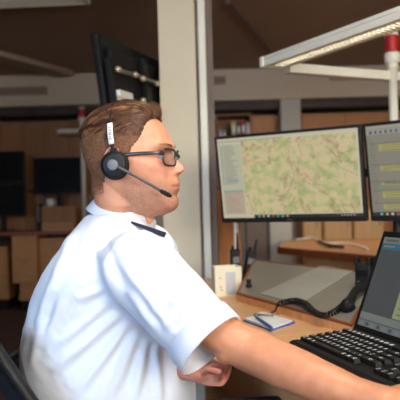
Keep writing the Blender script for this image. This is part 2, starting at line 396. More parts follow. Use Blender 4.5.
# small objects on the bench
def small_box(px0, py0, px1, py1, y, name, label, cat, m1, m2, dep=.12, lid=True):
    A = P(px0, py0, y); Bq = P(px1, py1, y); z0 = dz; 
    t = thing(name, ((A.x+Bq.x)/2, y+dep/2, z0), label, cat)
    z1 = max(A.z, z0+.04)
    bm = B(); aabox(bm, (A.x, y, z0), (Bq.x, y+dep, z1), bev=.006); obj('body', bm, m1, t)
    bm = B(); aabox(bm, (A.x+.012, y-.004, z0+(z1-z0)*.35), (Bq.x-.012, y-.0003, z1-.012)); obj('front_panel', bm, m2, t)
small_box(41, 207, 73, 220, 6.74, 'wooden_riser', 'low brown wooden riser box on the far left desk', 'riser', 'drawer', 'cab', dep=.2)
small_box(36, 204, 40.5, 220, 6.75, 'desk_phone', 'small black device standing left of the wooden riser', 'telephone', 'black', 'gray_p')
t = thing('mug', (P(50, 207, 6.84).x, 6.84, P(50, 206.9, 6.74).z), 'small white mug on the brown riser in the left background', 'mug')
zt_ = max(P(41, 207, 6.74).z, dz+.04)
t.location.z = zt_; WM[t.name] = Matrix.Translation(t.location)
mx_, mz_ = t.location.x, zt_
bm = B(); tube(bm, [(mx_, 6.84, mz_), (mx_, 6.84, mz_+.085)], [.036, .04], 20); obj('cup', bm, 'white_p', t, True)
bm = B(); tube(bm, [(mx_+.039*math.cos(0)+.0, 6.84, mz_+.065), (mx_+.065, 6.84, mz_+.06), (mx_+.065, 6.84, mz_+.03), (mx_+.037, 6.84, mz_+.02)], .005, 8); obj('handle', bm, 'white_p', t, True)

def beacon(px, py_top, y, z0, s, label):
    p = P(px, py_top, y); x = p.x; zt = p.z
    t = thing('beacon_pole', (x, y, z0), label, 'beacon pole')
    r = .021*s
    bm = B(); tube(bm, [(x, y, z0+.015), (x, y, zt-.135*s)], r, 20); obj('pole', bm, 'wcream', t, True)
    bm = B(); tube(bm, [(x, y, z0), (x, y, z0+.015)], r*3, 24); obj('base', bm, 'wcream', t, True)
    bm = B(); tube(bm, [(x, y, zt-.16*s), (x, y, zt-.13*s)], [r*1.25, r*1.25], 24); obj('neck_ring', bm, 'wcream', t, True)
    bm = B(); tube(bm, [(x, y, zt-.13*s), (x, y, zt-.125*s), (x, y, zt-.085*s), (x, y, zt-.08*s)], [r*1.55, r*1.75, r*1.75, r*1.6], 24); obj('collar', bm, 'wcream', t, True)
    bm = B()
    pts, rr = [], []
    for k in range(9): pts.append((x, y, zt-.08*s+k*.01*s)); rr.append(r*(1.62 if k % 2 else 1.5))
    tube(bm, pts, rr, 24); obj('lens', bm, 'red', t, True, 'ribbed red lens')
    bm = B(); tube(bm, [(x, y, zt), (x, y, zt+.02*s)], [r*1.6, r*1.3], 24); obj('cap', bm, 'wcream', t, True)
beacon(391.5, 36, 2.95, .74, 1.0, 'white pole with a red signal beacon, rising behind the right-hand monitor')
beacon(81.5, 109, 6.85, dz, 1.15, 'distant white pole with a red beacon, left of the seated man')
# distant white desk lamp
a = P(60, 133, 7.0); b = P(80, 131, 7.0)
t = thing('desk_lamp', (b.x-.01, 7.2, dz), 'distant white flat lamp head left of the seated man, above the wide dark monitor', 'lamp')
bm = B(); box(bm, ((a.x+b.x)/2, 7.02, (a.z+b.z)/2), (b.x-a.x+.04, .24, .05), bev=.02); obj('lamp_head', bm, 'wcream', t)
bm = B(); tube(bm, [(b.x-.01, 7.2, dz+.012), (b.x-.01, 7.2, b.z), (b.x-.02, 7.08, b.z)], .012, 10); obj('stem', bm, 'wcream', t, True)
bm = B(); tube(bm, [(b.x-.01, 7.2, dz), (b.x-.01, 7.2, dz+.012)], .06, 20); obj('base', bm, 'wcream', t, True)

dz = .74
# ceiling luminaire at top left
def louvre_lamp(name, A, Bp, w, h, label, cat, n, tube_m='tube_e', fin=.003):
    """long box between A and Bp (axis on top centre), open below with cross louvres"""
    A, Bp = V(A), V(Bp); d = (Bp-A); L = d.length; d.normalize(); s = V((-d.y, d.x, 0)).normalized(); R = rotm(d, s, V((0, 0, 1)))
    t = thing(name, tuple((A+Bp)/2-V((0, 0, h))), label, cat); c = (A+Bp)/2
    bm = B(); box(bm, c-V((0, 0, .008)), (L, w, .016), R, bev=.003)
    for q in (-1, 1): box(bm, c+s*q*(w/2-.006)-V((0, 0, h/2+.008)), (L, .012, h-.016), R, bev=.003)
    obj('housing', bm, 'wcream', t)
    for q, Q in ((-1, A), (1, Bp)):
        bm = B(); box(bm, Q+d*q*.014-V((0, 0, h/2)), (.028, w+.006, h+.004), R, bev=.005); obj('end_cap', bm, 'wcream', t)
    bm = B(); tube(bm, [A+d*.03-V((0, 0, .026)), Bp-d*.03-V((0, 0, .026))], .008, 10); obj('lamp_tube', bm, M[tube_m], t)
    bm = B()
    for k in range(n):
        f = A+d*(L*(k+.5)/n); box(bm, f-V((0, 0, h-.010)), (fin, w-.026, .018), R)
    for q in (-1, 0, 1): box(bm, c+s*q*w*.22-V((0, 0, h-.010)), (L-.01, .003, .016), R)
    obj('louvre', bm, 'white_p', t)
    return t
M['tube_e'] = emis('fluorescent_tube', (1, .93, .80), 11)
M['tube_dim'] = emis('dim_fluorescent_tube', (1, .93, .80), .8)
a = PZ(-30, 6, CZ-.08); b = PZ(84, 1, CZ-.08)
a.z = b.z = CZ-.001
louvre_lamp('ceiling_light', a, b, .16, .08, 'louvred ceiling light strip at the top left corner', 'ceiling light', 34, 'tube_dim', .006)
# desk task light bar at right
zb = P(270, 57, 2.6).z
a = PZ(274, 57.5, zb); b0 = PZ(400, 12, zb); dd = (b0-a).normalized(); b = b0+dd*.35
tl = louvre_lamp('task_light', a, b, .11, .042, 'long white louvred lamp bar hanging over the workstation at top right', 'lamp', 48, 'tube_e', .009)
a2 = P(281, 62, a.y+.10); b2 = P(410, 70, 3.02); a2.z = b2.z = zb-.024; a2 = a2+(b2-a2).normalized()*.03
d2 = (b2-a2).normalized(); s2 = V((-d2.y, d2.x, 0))
for q_ in (b-dd*.05, b-dd*.12):
    pass
bm = B(); q_ = b-dd*.04; tube(bm, [V((q_.x, q_.y, zb+.0005)), V((q_.x, q_.y, CZ))], .006, 10); obj('suspension_rod', bm, 'wcream', tl, True)
tl2 = thing('lamp_arm', tuple((a2+b2)/2), 'slim white horizontal arm passing behind the red beacon pole, under the lamp bar', 'lamp arm')
bm = B(); box(bm, (a2+(b2+d2*.2))/2, ((b2-a2).length+.2, .05, .042), rotm(d2, s2, V((0, 0, 1))), bev=.004); obj('beam', bm, 'wcream', tl2)
bm = B(); e2 = b2+d2*.2; tube(bm, [(e2.x-.03, e2.y, dz), (e2.x-.03, e2.y, e2.z-.02)], .022, 16); obj('post', bm, 'wcream', tl2, True)

# ------------------------------------------------------------------ hanging screen seen from behind
zt_ = P(93, 32, 2.85).z
A = PZ(93, 32, zt_); C_ = PZ(160, 63, zt_); d = (C_-A).normalized(); L = 1.0; up0 = V((0, 0, 1)); n = V((d.y, -d.x, 0))
til = math.radians(7); upv = (up0*math.cos(til)-n*math.sin(til)).normalized(); nn = d.cross(upv)*1.0
if nn.dot(n) < 0: nn = -nn
H = .58
t = thing('wall_display', tuple(A+d*L/2+V((0, 0, -.3))), 'large black flat screen hung high, seen from behind, above the head of the man', 'screen')
R = rotm(d, nn, upv)
c = A+d*L/2-upv*H/2
bm = B(); box(bm, c, (L, .035, H), R, bev=.008); obj('housing', bm, 'black', t)
bm = B(); box(bm, c+nn*.0325, (L-.12, .028, H-.12), R, bev=.01); obj('back_cover', bm, 'black_m', t)
bm = B(); box(bm, c-nn*.019, (L-.03, .002, H-.03), R); obj('screen', bm, M['offscreen'], t)
bm = B(); box(bm, A+d*.012-upv*H/2+nn*.019, (.024, .004, H-.01), R); obj('edge_strip', bm, 'black_m', t)
br = B(); box(br, c+nn*.065-d*.15, (.05, .03, H*.75), R, bev=.004); obj('bracket_rail', br, 'black', t)
br = B(); box(br, c+nn*.065+d*.22, (.05, .03, H*.75), R, bev=.004); obj('bracket_rail', br, 'black', t)
pl0 = c+nn*.10
def hw(px, py): return PP(px, py, pl0, nn)
br = B(); tube(br, [hw(117, 70), hw(135, 75), hw(158, 84)], .010, 12); obj('cross_bar', br, 'gray_m', t, True)
br = B(); tube(br, [hw(118, 100), hw(136, 102), hw(158, 108)], .010, 12); obj('cross_bar', br, 'gray_m', t, True)
for q in ((117, 69.5), (134, 75), (142, 79), (118.5, 99.5), (142, 101), (156, 84)):
    br = B(); ell(br, hw(*q)+nn*.006, (.015, .015, .015), seg=14); obj('bolt', br, 'brass', t, True)
br = B(); box(br, hw(127, 96)-nn*.01, (.13, .02, .045), R, bev=.004); obj('connector_plate', br, 'white_p', t)
br = B(); box(br, hw(121, 85)-nn*.035, (.07, .03, .26), R, bev=.004); obj('bracket_plate', br, 'black_m', t)
br = B(); tube(br, [c+nn*.09+V((0, 0, .1)), c+nn*.14+V((0, 0, .2)), V((c.x+nn.x*.14, c.y+nn.y*.14, CZ))], .02, 12); obj('ceiling_mount', br, 'black', t, True)

# ------------------------------------------------------------------ rear workstation (behind monitors)
zd = dz
fl = PZ(279, 247, zd); fr = PZ(379, 256, zd); bl = PZ(290, 240, zd); brr = PZ(400, 236, zd); fr2 = fr+(fr-fl)*.35
t = thing('rear_desk', ((fl.x+brr.x)/2, (fl.y+bl.y)/2, 0), 'wooden desk with a red-brown edge behind the two monitors', 'desk')
bk_l = P(285, 240, 5.55); bk_r = V((2.3, 5.55, zd))
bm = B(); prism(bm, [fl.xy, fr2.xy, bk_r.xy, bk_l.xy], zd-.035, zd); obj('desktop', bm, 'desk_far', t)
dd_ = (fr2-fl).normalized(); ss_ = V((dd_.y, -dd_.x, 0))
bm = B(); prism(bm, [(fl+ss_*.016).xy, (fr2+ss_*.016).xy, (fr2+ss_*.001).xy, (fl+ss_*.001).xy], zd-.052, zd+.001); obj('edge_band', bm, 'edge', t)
bm = B(); prism(bm, [(fl-ss_*.10+dd_*.2).xy, (fr2-ss_*.10).xy, (fr2-ss_*.13).xy, (fl-ss_*.13+dd_*.2).xy], .05, zd-.036); obj('front_panel', bm, 'tan', t)
bm = B(); aabox(bm, (1.0, 5.4, 0), (2.1, 5.43, zd-.036)); obj('back_panel', bm, 'tan', t)
# white cable on the rear desk
pts = [PZ(296, 240, zd+.01), PZ(312, 238, zd+.02), PZ(326, 243, zd+.01), PZ(345, 243, zd+.015), PZ(360, 246, zd+.008), PZ(368, 250, zd+.006)]
pts = [V(p) for p in spline([tuple(p) for p in pts], 6)]
for p in pts: p.z = max(p.z, zd+.008)
bm = B(); tube(bm, pts, .0075, 8); tag(obj('cable', bm, 'white_p', None, True), 'white cable lying across the rear wooden desk below the monitors', 'cable')
pts2 = [PZ(318, 241, zd+.02), PZ(330, 246, zd+.02), PZ(343, 247, zd+.02)]
bm = B(); tube(bm, pts2, .012, 8); tag(obj('cable', bm, 'black', None, True), 'short black plug lead crossing the white cable on the rear desk', 'cable')
# orange wood cabinet + dark shelf between pillar and rear desk
yc = 3.75
xa, xb = P(219, 240, yc).x, P(241, 240, yc).x; z1 = P(219, 190, yc).z
t = thing('side_cabinet', ((xa+xb)/2, yc+.2, 0), 'narrow orange wooden cabinet beside the near pillar, left of the map screen', 'cabinet')
bm = B(); aabox(bm, (xa, yc, 0), (xb, yc+.45, z1), bev=.002); obj('body', bm, 'cab2', t)
bm = B(); aabox(bm, (xa-.004, yc-.004, z1), (xb+.004, yc+.452, z1+.02), bev=.002); obj('top', bm, 'edge', t)
bm = B(); aabox(bm, (xa+.02, yc-.016, .08), (xb-.004, yc-.001, z1-.02), bev=.002); obj('door', bm, 'cab2', t)
yd = 5.7
xa, xb = P(237, 240, yd).x, P(268, 240, yd).x
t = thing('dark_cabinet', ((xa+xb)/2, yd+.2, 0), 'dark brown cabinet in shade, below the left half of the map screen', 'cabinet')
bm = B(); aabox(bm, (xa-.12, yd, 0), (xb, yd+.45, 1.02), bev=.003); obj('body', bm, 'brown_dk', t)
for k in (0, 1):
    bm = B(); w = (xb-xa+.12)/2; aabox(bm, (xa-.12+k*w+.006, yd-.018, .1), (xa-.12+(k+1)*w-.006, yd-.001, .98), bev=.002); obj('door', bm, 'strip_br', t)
xa, xb = P(268, 240, yd).x+.01, P(292, 240, yd).x
t = thing('grey_cabinet', ((xa+xb)/2, yd+.2, 0), 'pale grey cabinet peeking out below the map screen', 'cabinet')
bm = B(); aabox(bm, (xa, yd-.02, 0), (xb, yd+.42, 1.02), bev=.003); obj('body', bm, 'panel_pale', t)
bm = B(); aabox(bm, (xa+.01, yd-.036, .1), (xb-.01, yd-.021, .98), bev=.002); obj('door', bm, 'panel_pale', t)
# drawers seen in the gap between monitor and rear desk
for k, (a_, b_, s) in enumerate([(303, 322, 'left one of three'), (324, 352, 'middle one of three'), (354, 384, 'right one of three')]):
    y = 6.55; xa, xb = P(a_, 235, y).x, P(b_, 235, y).x
    t = thing('low_cabinet', ((xa+xb)/2, y+.2, 0), 'low tan cabinet seen in the gap under the monitors, '+s, 'cabinet', 'low tan cabinets behind the rear desk')
    bm = B(); aabox(bm, (xa, y, 0), (xb, y+.4, .98), bev=.003); obj('body', bm, 'tan', t)
    bm = B(); aabox(bm, (xa+.01, y-.018, .08), (xb-.01, y-.001, .95), bev=.002); dr = obj('door', bm, 'tan', t)
    bm = B(); box(bm, (xb-.05, y-.027, .85), (.012, .018, .08), bev=.003); obj('handle', bm, 'gray_m', dr)

# ------------------------------------------------------------------ main desk
U = V((.30, -.954, 0)).normalized()      # along the keyboard, towards the viewer
Wd = V((.954, .30, 0)).normalized()      # away from the seated man
kf = PZ(288, 338, dz+.02); kf.z = dz
fe = kf-Wd*.085
e_near = fe+U*.75; e_far = fe-U*1.0
dpoly = [e_near.xy, (e_near+Wd*1.0).xy, V((1.25, 1.9)), V((.95, 2.95)), V((e_far.x-.10, 2.95)), V((e_far.x-.12, 2.75)), e_far.xy]
t = thing('work_desk', tuple(V((.45, 1.8, 0))), 'light beech office desk carrying the keyboard, console and notepad', 'desk')
bm = B(); prism(bm, dpoly, dz-.028, dz); obj('desktop', bm, 'desk', t)
bm = B(); prism(bm, [(e_near-Wd*.006).xy, (e_near-Wd*.0005).xy, (e_far-Wd*.0005).xy, (e_far-Wd*.006).xy], dz-.03, dz+.001); obj('edge_band', bm, 'edge', t)
q0 = fe+Wd*.10-U*.70; q1 = q0+U*.85
bm = B(); prism(bm, [q0.xy, q1.xy, (q1+Wd*.5).xy, (q0+Wd*.5).xy], .0, dz-.029); obj('pedestal', bm, 'edge', t)
for k in range(3):
    z0_, z1_ = .08+k*.205, .08+(k+1)*.205-.006
    bm = B(); prism(bm, [(q0-Wd*.018+U*.012).xy, (q1-Wd*.018-U*.012).xy, (q1-Wd*.001-U*.012).xy, (q0-Wd*.001+U*.012).xy], z0_, z1_); obj('drawer', bm, 'tan', t)
q2 = e_far+Wd*.9
for p_ in (e_far+Wd*.06+U*.05, V((.88, 2.85, 0)), V((1.15, 1.95, 0)), e_near+Wd*.9-U*.05):
    bm = B(); tube(bm, [(p_.x, p_.y, 0), (p_.x, p_.y, dz-.029)], .025, 14); obj('leg', bm, 'gray_m', t, True)

# ------------------------------------------------------------------ sloped console
zf = dz+.028
FL = PZ(236, 293, zf); FR = PZ(352, 325, zf); BL = PZ(254, 260, dz+.115)
nrm = (FR-FL).cross(BL-FL).normalized(); BR = PP(384, 274, FL, nrm)
t = thing('sloped_console', (FL.x, FL.y, dz), 'grey sloped console panel in a wooden frame on the desk below the monitors', 'console')
dn = V((0, 0, 1))
quad = [FL, FR, BR, BL]
bot = [V((p.x, p.y, dz)) for p in quad]
bm = B(); hull(bm, bot, [p-dn*.006 for p in quad]); obj('case', bm, 'desk', t)
def inset(qd, a):
    c = sum(qd, V((0, 0, 0)))/4; return [p+(c-p).normalized()*a for p in qd]
qi = inset(quad, .016)
bm = B(); hull(bm, [p-nrm*abs(0)-dn*.005 for p in qi], [p-dn*.0005 for p in qi]); obj('top_panel', bm, 'panel_gray', t)
bm = B()
for i in range(4):
    a_, b_, ai, bi = quad[i], quad[(i+1) % 4], qi[i], qi[(i+1) % 4]
    hull(bm, [a_-dn*.0055, b_-dn*.0055, bi-dn*.0055, ai-dn*.0055], [a_+dn*.002, b_+dn*.002, bi+dn*.002, ai+dn*.002])
obj('edge_frame', bm, 'edge', t, label='red-brown wooden edging')
# light falling between the monitor shadows, painted on as a paler strip
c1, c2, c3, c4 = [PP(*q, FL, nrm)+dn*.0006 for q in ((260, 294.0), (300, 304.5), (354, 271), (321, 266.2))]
bm = B(); hull(bm, [p for p in (c1, c2, c3, c4)], [p+dn*.0012 for p in (c1, c2, c3, c4)]); obj('painted_light_strip', bm, 'panel_pale', t, label='paler diagonal strip painted as light between the monitor shadows')
kb = PP(249, 287, FL, nrm); 
bm = B(); tube(bm, [kb, kb+dn*.008, kb+dn*.010, kb+dn*.028], [.012, .012, .008, .009], 18); obj('knob', bm, 'black', t, True)

# ------------------------------------------------------------------ monitors
def panel_quad_thing(name, TL, TR, BLc, BRc, label, cat, base_z, layers, grp=None, thick=.03, bez=.012, bezb=.02, logo=None, stand=True):
    X = (TR-TL); w = X.length; X.normalize(); Yv = (TL-BLc); h = Yv.length; Yv.normalize(); N = X.cross(Yv).normalized()
    if N.y > 0 or (abs(N.y) < .3 and N.x > 0): N = -N
    c = (TL+TR+BLc+BRc)/4; t = thing(name, (c.x-N.x*.1, c.y-N.y*.1, base_z), label, cat, grp)
    R = rotm(X, -N, Yv)
    bm = B(); box(bm, c-N*thick/2, (w, thick, h), R, bev=.004); obj('housing', bm, 'black', t)
    o = BLc+X*bez+Yv*bezb; sw, sh = w-2*bez, h-bez-bezb
    bm = B(); mats = []; ix = {}
    for k, (u0, v0, u1, v1, m) in enumerate(layers):
        if m not in ix: ix[m] = len(mats); mats.append(m)
        off = N*(.0006+.00012*min(k, 6) if k < 7 else .0016)
        vs = [bm.verts.new(o+X*sw*u+Yv*sh*v+off) for u, v in ((u0, v0), (u1, v0), (u1, v1), (u0, v1))]
        f = bm.faces.new(vs); f.material_index = ix[m]
    me = bpy.data.meshes.new('screen'); bm.to_mesh(me); bm.free()
    uv = None
    obj_me('screen', me, mats, t)
    if logo:
        cu = bpy.data.curves.new('lg', 'FONT'); cu.body = logo; cu.size = .011; cu.align_x = 'CENTER'; cu.extrude = .0002
        to = bpy.data.objects.new('lg', cu); COL.objects.link(to); dg = bpy.context.evaluated_depsgraph_get()
        me = bpy.data.meshes.new_from_object(to.evaluated_get(dg)); bpy.data.objects.remove(to)
        me.transform(Matrix.Translation(c-Yv*(h/2-.007)+N*.0008) @ rotm(X, Yv, N).to_4x4()); obj_me('logo', me, 'gray_m', t)
    return t, c, X, Yv, N, w, h
def mapmat():
    m = bpy.data.materials.new('map_screen'); m.use_nodes = True; nt = m.node_tree; b = nt.nodes['Principled BSDF']
    b.inputs['Base Color'].default_value = (.02, .02, .02, 1); b.inputs['Roughness'].default_value = .25
    tc = nt.nodes.new('ShaderNodeTexCoord')
    def nz(s, d=4, dist=0):
        n = nt.nodes.new('ShaderNodeTexNoise'); n.inputs['Scale'].default_value = s; n.inputs['Detail'].default_value = d; n.inputs['Distortion'].default_value = dist
        nt.links.new(tc.outputs['Object'], n.inputs['Vector']); return n.outputs['Fac']
    def ramp(src, st):
        r = nt.nodes.new('ShaderNodeValToRGB'); r.color_ramp.elements[0].position, r.color_ramp.elements[1].position = st[0][0], st[-1][0]
        r.color_ramp.elements[0].color, r.color_ramp.elements[1].color = (*st[0][1], 1), (*st[-1][1], 1)
        for p, c in st[1:-1]: e = r.color_ramp.elements.new(p); e.color = (*c, 1)
        nt.links.new(src, r.inputs['Fac']); return r.outputs['Color']
    def mix(f, a, bb):
        x = nt.nodes.new('ShaderNodeMix'); x.data_type = 'RGBA'
        nt.links.new(f, x.inputs[0]); nt.links.new(a, x.inputs[6])
        if isinstance(bb, tuple): x.inputs[7].default_value = (*bb, 1)
        else: nt.links.new(bb, x.inputs[7])
        return x.outputs[2]
    base = ramp(nz(34, 9), [(.30, (.66, .50, .29)), (.47, (.60, .53, .29)), (.55, (.47, .49, .21)), (.68, (.33, .42, .15))])
    sp = ramp(nz(70, 3), [(.52, (0, 0, 0)), (.66, (.6, .6, .6))])
    c = mix(sp, base, (.60, .42, .26))
    l1 = ramp(nz(9, 8, .6), [(.478, (0, 0, 0)), (.495, (.75, .75, .75)), (.51, (0, 0, 0))])
    c = mix(l1, c, (.40, .16, .15))
    l2 = ramp(nz(22, 5, .3), [(.485, (0, 0, 0)), (.497, (.45, .45, .45)), (.51, (0, 0, 0))])
    c = mix(l2, c, (.55, .25, .15))
    nt.links.new(c, b.inputs['Emission Color']); b.inputs['Emission Strength'].default_value = .85
    return m
MM = mapmat()
e_pale = emis('ui_pale', (.60, .55, .38), .8); e_panel = emis('ui_panel', (.52, .50, .35), .8); e_line = emis('ui_text', (.30, .31, .27), .7)
e_teal = emis('ui_teal', (.05, .24, .27), .9); e_dark = emis('ui_taskbar', (.012, .014, .016), .8); e_ltteal = emis('ui_lightteal', (.24, .40, .36), .7)
e_rose = emis('ui_rose', (.50, .38, .28), .8)
ic = [emis('icon_a', (.1, .4, .5)), emis('icon_b', (.5, .35, .1)), emis('icon_c', (.5, .5, .5)), emis('icon_d', (.4, .08, .08)), emis('icon_e', (.1, .35, .12))]
lay = [(0, 0, 1, 1, e_pale), (0.015, .05, .18, .93, e_panel), (.185, .045, .985, .955, MM)]
lay += [(0, .958, .5, .968, e_line), (.0, 0, 1, .03, e_pale), (.24, 0, 1, .038, e_dark)]
y = .9; random.seed(3)
while y > .42:
    lay.append((.04, y, .04+random.uniform(.06, .115), y+.010, e_line)); y -= .026
lay += [(.022, .42, .03, .92, e_ltteal), (.05, .46, .14, .473, e_teal), (.03, .50, .15, .506, e_ltteal), (.02, .33, .175, .35, e_ltteal), (.02, .05, .175, .33, e_rose)]
for k in range(8): lay.append((.04, .08+k*.032, .04+random.uniform(.05, .12), .088+k*.032, e_line))
for k in range(7): lay.append((.27+k*.035, .008, .285+k*.035, .03, ic[k % 5]))
for k in range(5): lay.append((.86+k*.02, .012, .868+k*.02, .026, ic[2]))
# left (map) monitor: top-left, top-right, bottom corners found from the plan of the desk
YL = 2.52
TL = P(214, 137, YL); 
TRd = YL/1.095
TR = P(360.5, 124, TRd); zt_ = (TL.z+TR.z)/2
TL = PZ(214, 137, zt_); TR = PZ(360.5, 124, zt_)
X = (TR-TL).normalized(); Nn = V((X.y, -X.x, 0)); tl_ = math.radians(-8)
hgt = (P(222, 224, TL.y).z); hh = TL.z-hgt
dv = (V((0, 0, -1))*math.cos(tl_)+Nn*math.sin(tl_)*1).normalized()
TBL = TL+dv*hh; TBR = TR+dv*hh
mon1 = panel_quad_thing('monitor', TL, TR, TBL, TBR, 'black monitor showing a green and cream map, centre right', 'monitor', dz, lay, 'working monitors above the desk', logo='DELL')
def mon_stand(mm, col='black', shift=0, base=True):
    t, c, X, Yv, N, w, h = mm
    q = c-N*.10+X*shift
    bm = B(); box(bm, c-N*.055+X*shift*.9, (.12, .05, .12), rotm(X, -N, Yv), bev=.008); obj('mount', bm, 'black', t)
    bm = B(); tube(bm, [(q.x, q.y, dz+.012), (q.x, q.y, c.z)], .016, 16); obj('stand', bm, col, t, True)
    bm = B(); box(bm, (q.x, q.y, dz+.006), (.20, .16, .012), RZ(math.atan2(X.y, X.x)), bev=.003); obj('foot', bm, col, t)
# right monitor
e_bg = emis('list_background', (.25, .235, .18), .8); e_yel = emis('list_yellow', (.42, .38, .12), .8); e_lt = emis('list_pale', (.36, .34, .28), .8); e_txt = emis('list_text', (.10, .10, .09), .7); e_blue = emis('toolbar_blue', (.08, .12, .22), .8)
lay = [(0, 0, 1, 1, e_bg), (0, .965, 1, 1, e_lt), (0, .0, 1, .045, e_dark), (0, .905, 1, .955, e_lt)]
for k in range(28): lay.append((.02+k*.033, .912, .038+k*.033, .945, e_blue if k % 3 else e_txt))
for (v, hgt_) in ((.72, .075), (.50, .06), (.345, .03), (.20, .075), (.075, .06)):
    lay.append((.075, v, .98, v+hgt_, e_yel))
    lay.append((.02, v+hgt_+.008, .9, v+hgt_+.013, e_txt)); 
    for q in range(3): lay.append((.09, v+.008+q*hgt_/3, .09+random.uniform(.3, .7), v+.014+q*hgt_/3, e_txt))
for k in range(24): lay.append((.012, .07+k*.034, .012+random.uniform(.02, .045), .074+k*.034, e_txt))
for k in range(10): lay.append((.05+k*.035, .012, .066+k*.035, .035, ic[k % 5]))
TL2 = PZ(361.8, 124, zt_); TL2.y -= .0
ang = math.atan2(X.y, X.x)-math.radians(10)
X2 = V((math.cos(ang), math.sin(ang), 0)); N2 = V((X2.y, -X2.x, 0))
dv2 = (V((0, 0, -1))*math.cos(tl_)+N2*math.sin(tl_)).normalized()
w2 = mon1[5]
TL2 = TL2+X*.001
mon2 = panel_quad_thing('monitor', TL2, TL2+X2*w2, TL2+dv2*hh, TL2+X2*w2+dv2*hh, 'black monitor showing a yellow striped list, cut by the right frame edge', 'monitor', dz, lay, 'working monitors above the desk')
mon_stand(mon2, 'black', shift=-.235)
_t, _c, _X, _Y, _N, _w, _h = mon1
q_ = mon2[1]-mon2[4]*.10+mon2[2]*-.235; qa = _c-_N*.06
bm = B(); box(bm, _c-_N*.05, (.12, .04, .12), rotm(_X, -_N, _Y), bev=.008); obj('mount', bm, 'black', _t)
aq = V((q_.x, q_.y, _c.z)); 
bm = B(); tube(bm, [_c-_N*.075, lerp(_c-_N*.10, aq, .4)-_N*.03, aq+(_c-aq).normalized()*.02], .016, 12); obj('support_arm', bm, 'black', _t, True)
# white antenna-like post left, radios
def radio(px, py, y, h, label, lean=0, ant=.10):
    p = PZ(px, py, dz); p = V((P(px, py, y).x, y, dz)); t = thing('handheld_radio', tuple(p), label, 'radio', 'handheld radios standing on the desk')
    R = RZ(.3) @ Matrix.Rotation(lean, 3, 'Y')
    bm = B(); box(bm, p+V((0, 0, .012)), (.06, .06, .024), RZ(.3), bev=.004); obj('charger', bm, 'black_m', t)
    up = R @ V((0, 0, 1)); c = p+V((0, 0, .0245))
    bm = B(); box(bm, c+up*(h/2), (.042, .03, h), R, bev=.006); obj('body', bm, 'black', t)
    fr_ = R @ V((0, -1, 0)); 
    bm = B(); box(bm, c+up*(h*.62)+fr_*.0158, (.030, .0012, h*.22), R); obj('display', bm, 'gray_p', t)
    bm = B(); tube(bm, [c+up*h+R @ V((.012, 0, 0)), c+up*(h+ant)+R @ V((.012, 0, 0))], [.006, .004], 10, cap='round'); obj('antenna', bm, 'black', t, True)
    bm = B(); tube(bm, [c+up*h+R @ V((-.010, 0, 0)), c+up*(h+.014)+R @ V((-.010, 0, 0))], .007, 12); obj('knob', bm, 'black', t, True)
radio(235.5, 270, 2.78, .125, 'black handheld radio standing behind the ivory box', ant=.07)
radio(247, 270, 2.74, .12, 'black handheld radio leaning behind the left edge of the grey console', lean=.22, ant=.05)
p = P(236, 245, 2.93)
bm = B(); tube(bm, [(p.x, 2.9, dz+.001), (p.x, 2.9, P(236, 205, 2.93).z)], .010, 12); tag(obj('support_post', bm, 'wcream', None, True), 'slim pale post rising behind the radios to the map screen', 'post')

# ------------------------------------------------------------------ ivory memo box
p0 = PZ(214, 297, dz); w = .105; R = RZ(.16)
c = p0+V((w/2-.002, .045, .056))
t = thing('memo_box', (c.x, c.y, dz), 'small ivory plastic box on the desk left of the grey console', 'box')
bm = B(); T_ = .006; hb = .112
cz = lambda x, y, z: c+(R @ V((x, y, z)))
box(bm, cz(0, -.042+T_/2, 0), (w, T_, hb), R, bev=.002); box(bm, cz(0, .042-T_/2, 0), (w, T_, hb), R, bev=.002)
for q in (-1, 1): box(bm, cz(q*(w/2-T_/2), 0, 0), (T_, .084-2*T_, hb), R)
box(bm, cz(0, 0, -hb/2+T_/2), (w-2*T_, .084-2*T_, T_), R)
obj('body', bm, 'ivory', t)
bm = B(); box(bm, cz(.008, -.0428, -.006), (.038, .001, .086), R); obj('front_label', bm, 'papergrey', t)
for q, (x_, z_) in enumerate(((-.032, .015), (-.030, -.018), (-.028, -.030))):
    bm = B(); box(bm, cz(x_, -.0427, z_), (.009, .001, .003), R @ Matrix.Rotation(.5, 3, 'Y')); obj('mark', bm, 'strip_br', t)
bm = B(); box(bm, cz(0, 0, .0), (w-.03, .06, hb-.03), R); tag(obj('paper_stack', bm, 'paper'), 'white note paper inside the ivory box', 'paper')

# ------------------------------------------------------------------ notepad and pen
z0 = dz
q = [PZ(*a_, dz+.004) for a_ in ((243, 320), (262, 312.5), (295, 322), (271, 330))]
for p_ in q: p_.z = dz
t = thing('clipboard', tuple(sum(q, V((0, 0, 0)))/4), 'blue clipboard with white paper lying on the desk before the keyboard', 'clipboard')
bm = B(); prism(bm, [p_.xy for p_ in q], dz, dz+.004); obj('board', bm, 'blue', t)
qq = inset(q, .007); qq = [p_+(q[1]-q[2]).normalized()*.002 for p_ in qq]
bm = B(); prism(bm, [p_.xy for p_ in qq], dz+.0041, dz+.0085); obj('paper', bm, 'paper', t)
m_ = (qq[0]+qq[1])/2; 
bm = B(); ca = PZ(256, 316, dz+.012); cb = PZ(273, 317, dz+.012)
tube(bm, [V((ca.x, ca.y, dz+.0165)), V((cb.x, cb.y, dz+.0165))], .003, 8); ell(bm, (ca.x, ca.y, dz+.0145), (.008, .008, .006), seg=12); obj('clip', bm, 'gray_m', t, True)
pa, pb = PZ(256, 316, dz+.016), PZ(272, 327, dz+.016)
pa.z = pb.z = dz+.013
tp = thing('pen', tuple((pa+pb)/2), 'blue pen lying across the white paper of the clipboard', 'pen')
pd = (pb-pa).normalized()
bm = B(); tube(bm, [pa, pa+pd*.012, pb-pd*.01, pb], [.0028, .0045, .0045, .0035], 12); obj('barrel', bm, 'blue', tp, True)
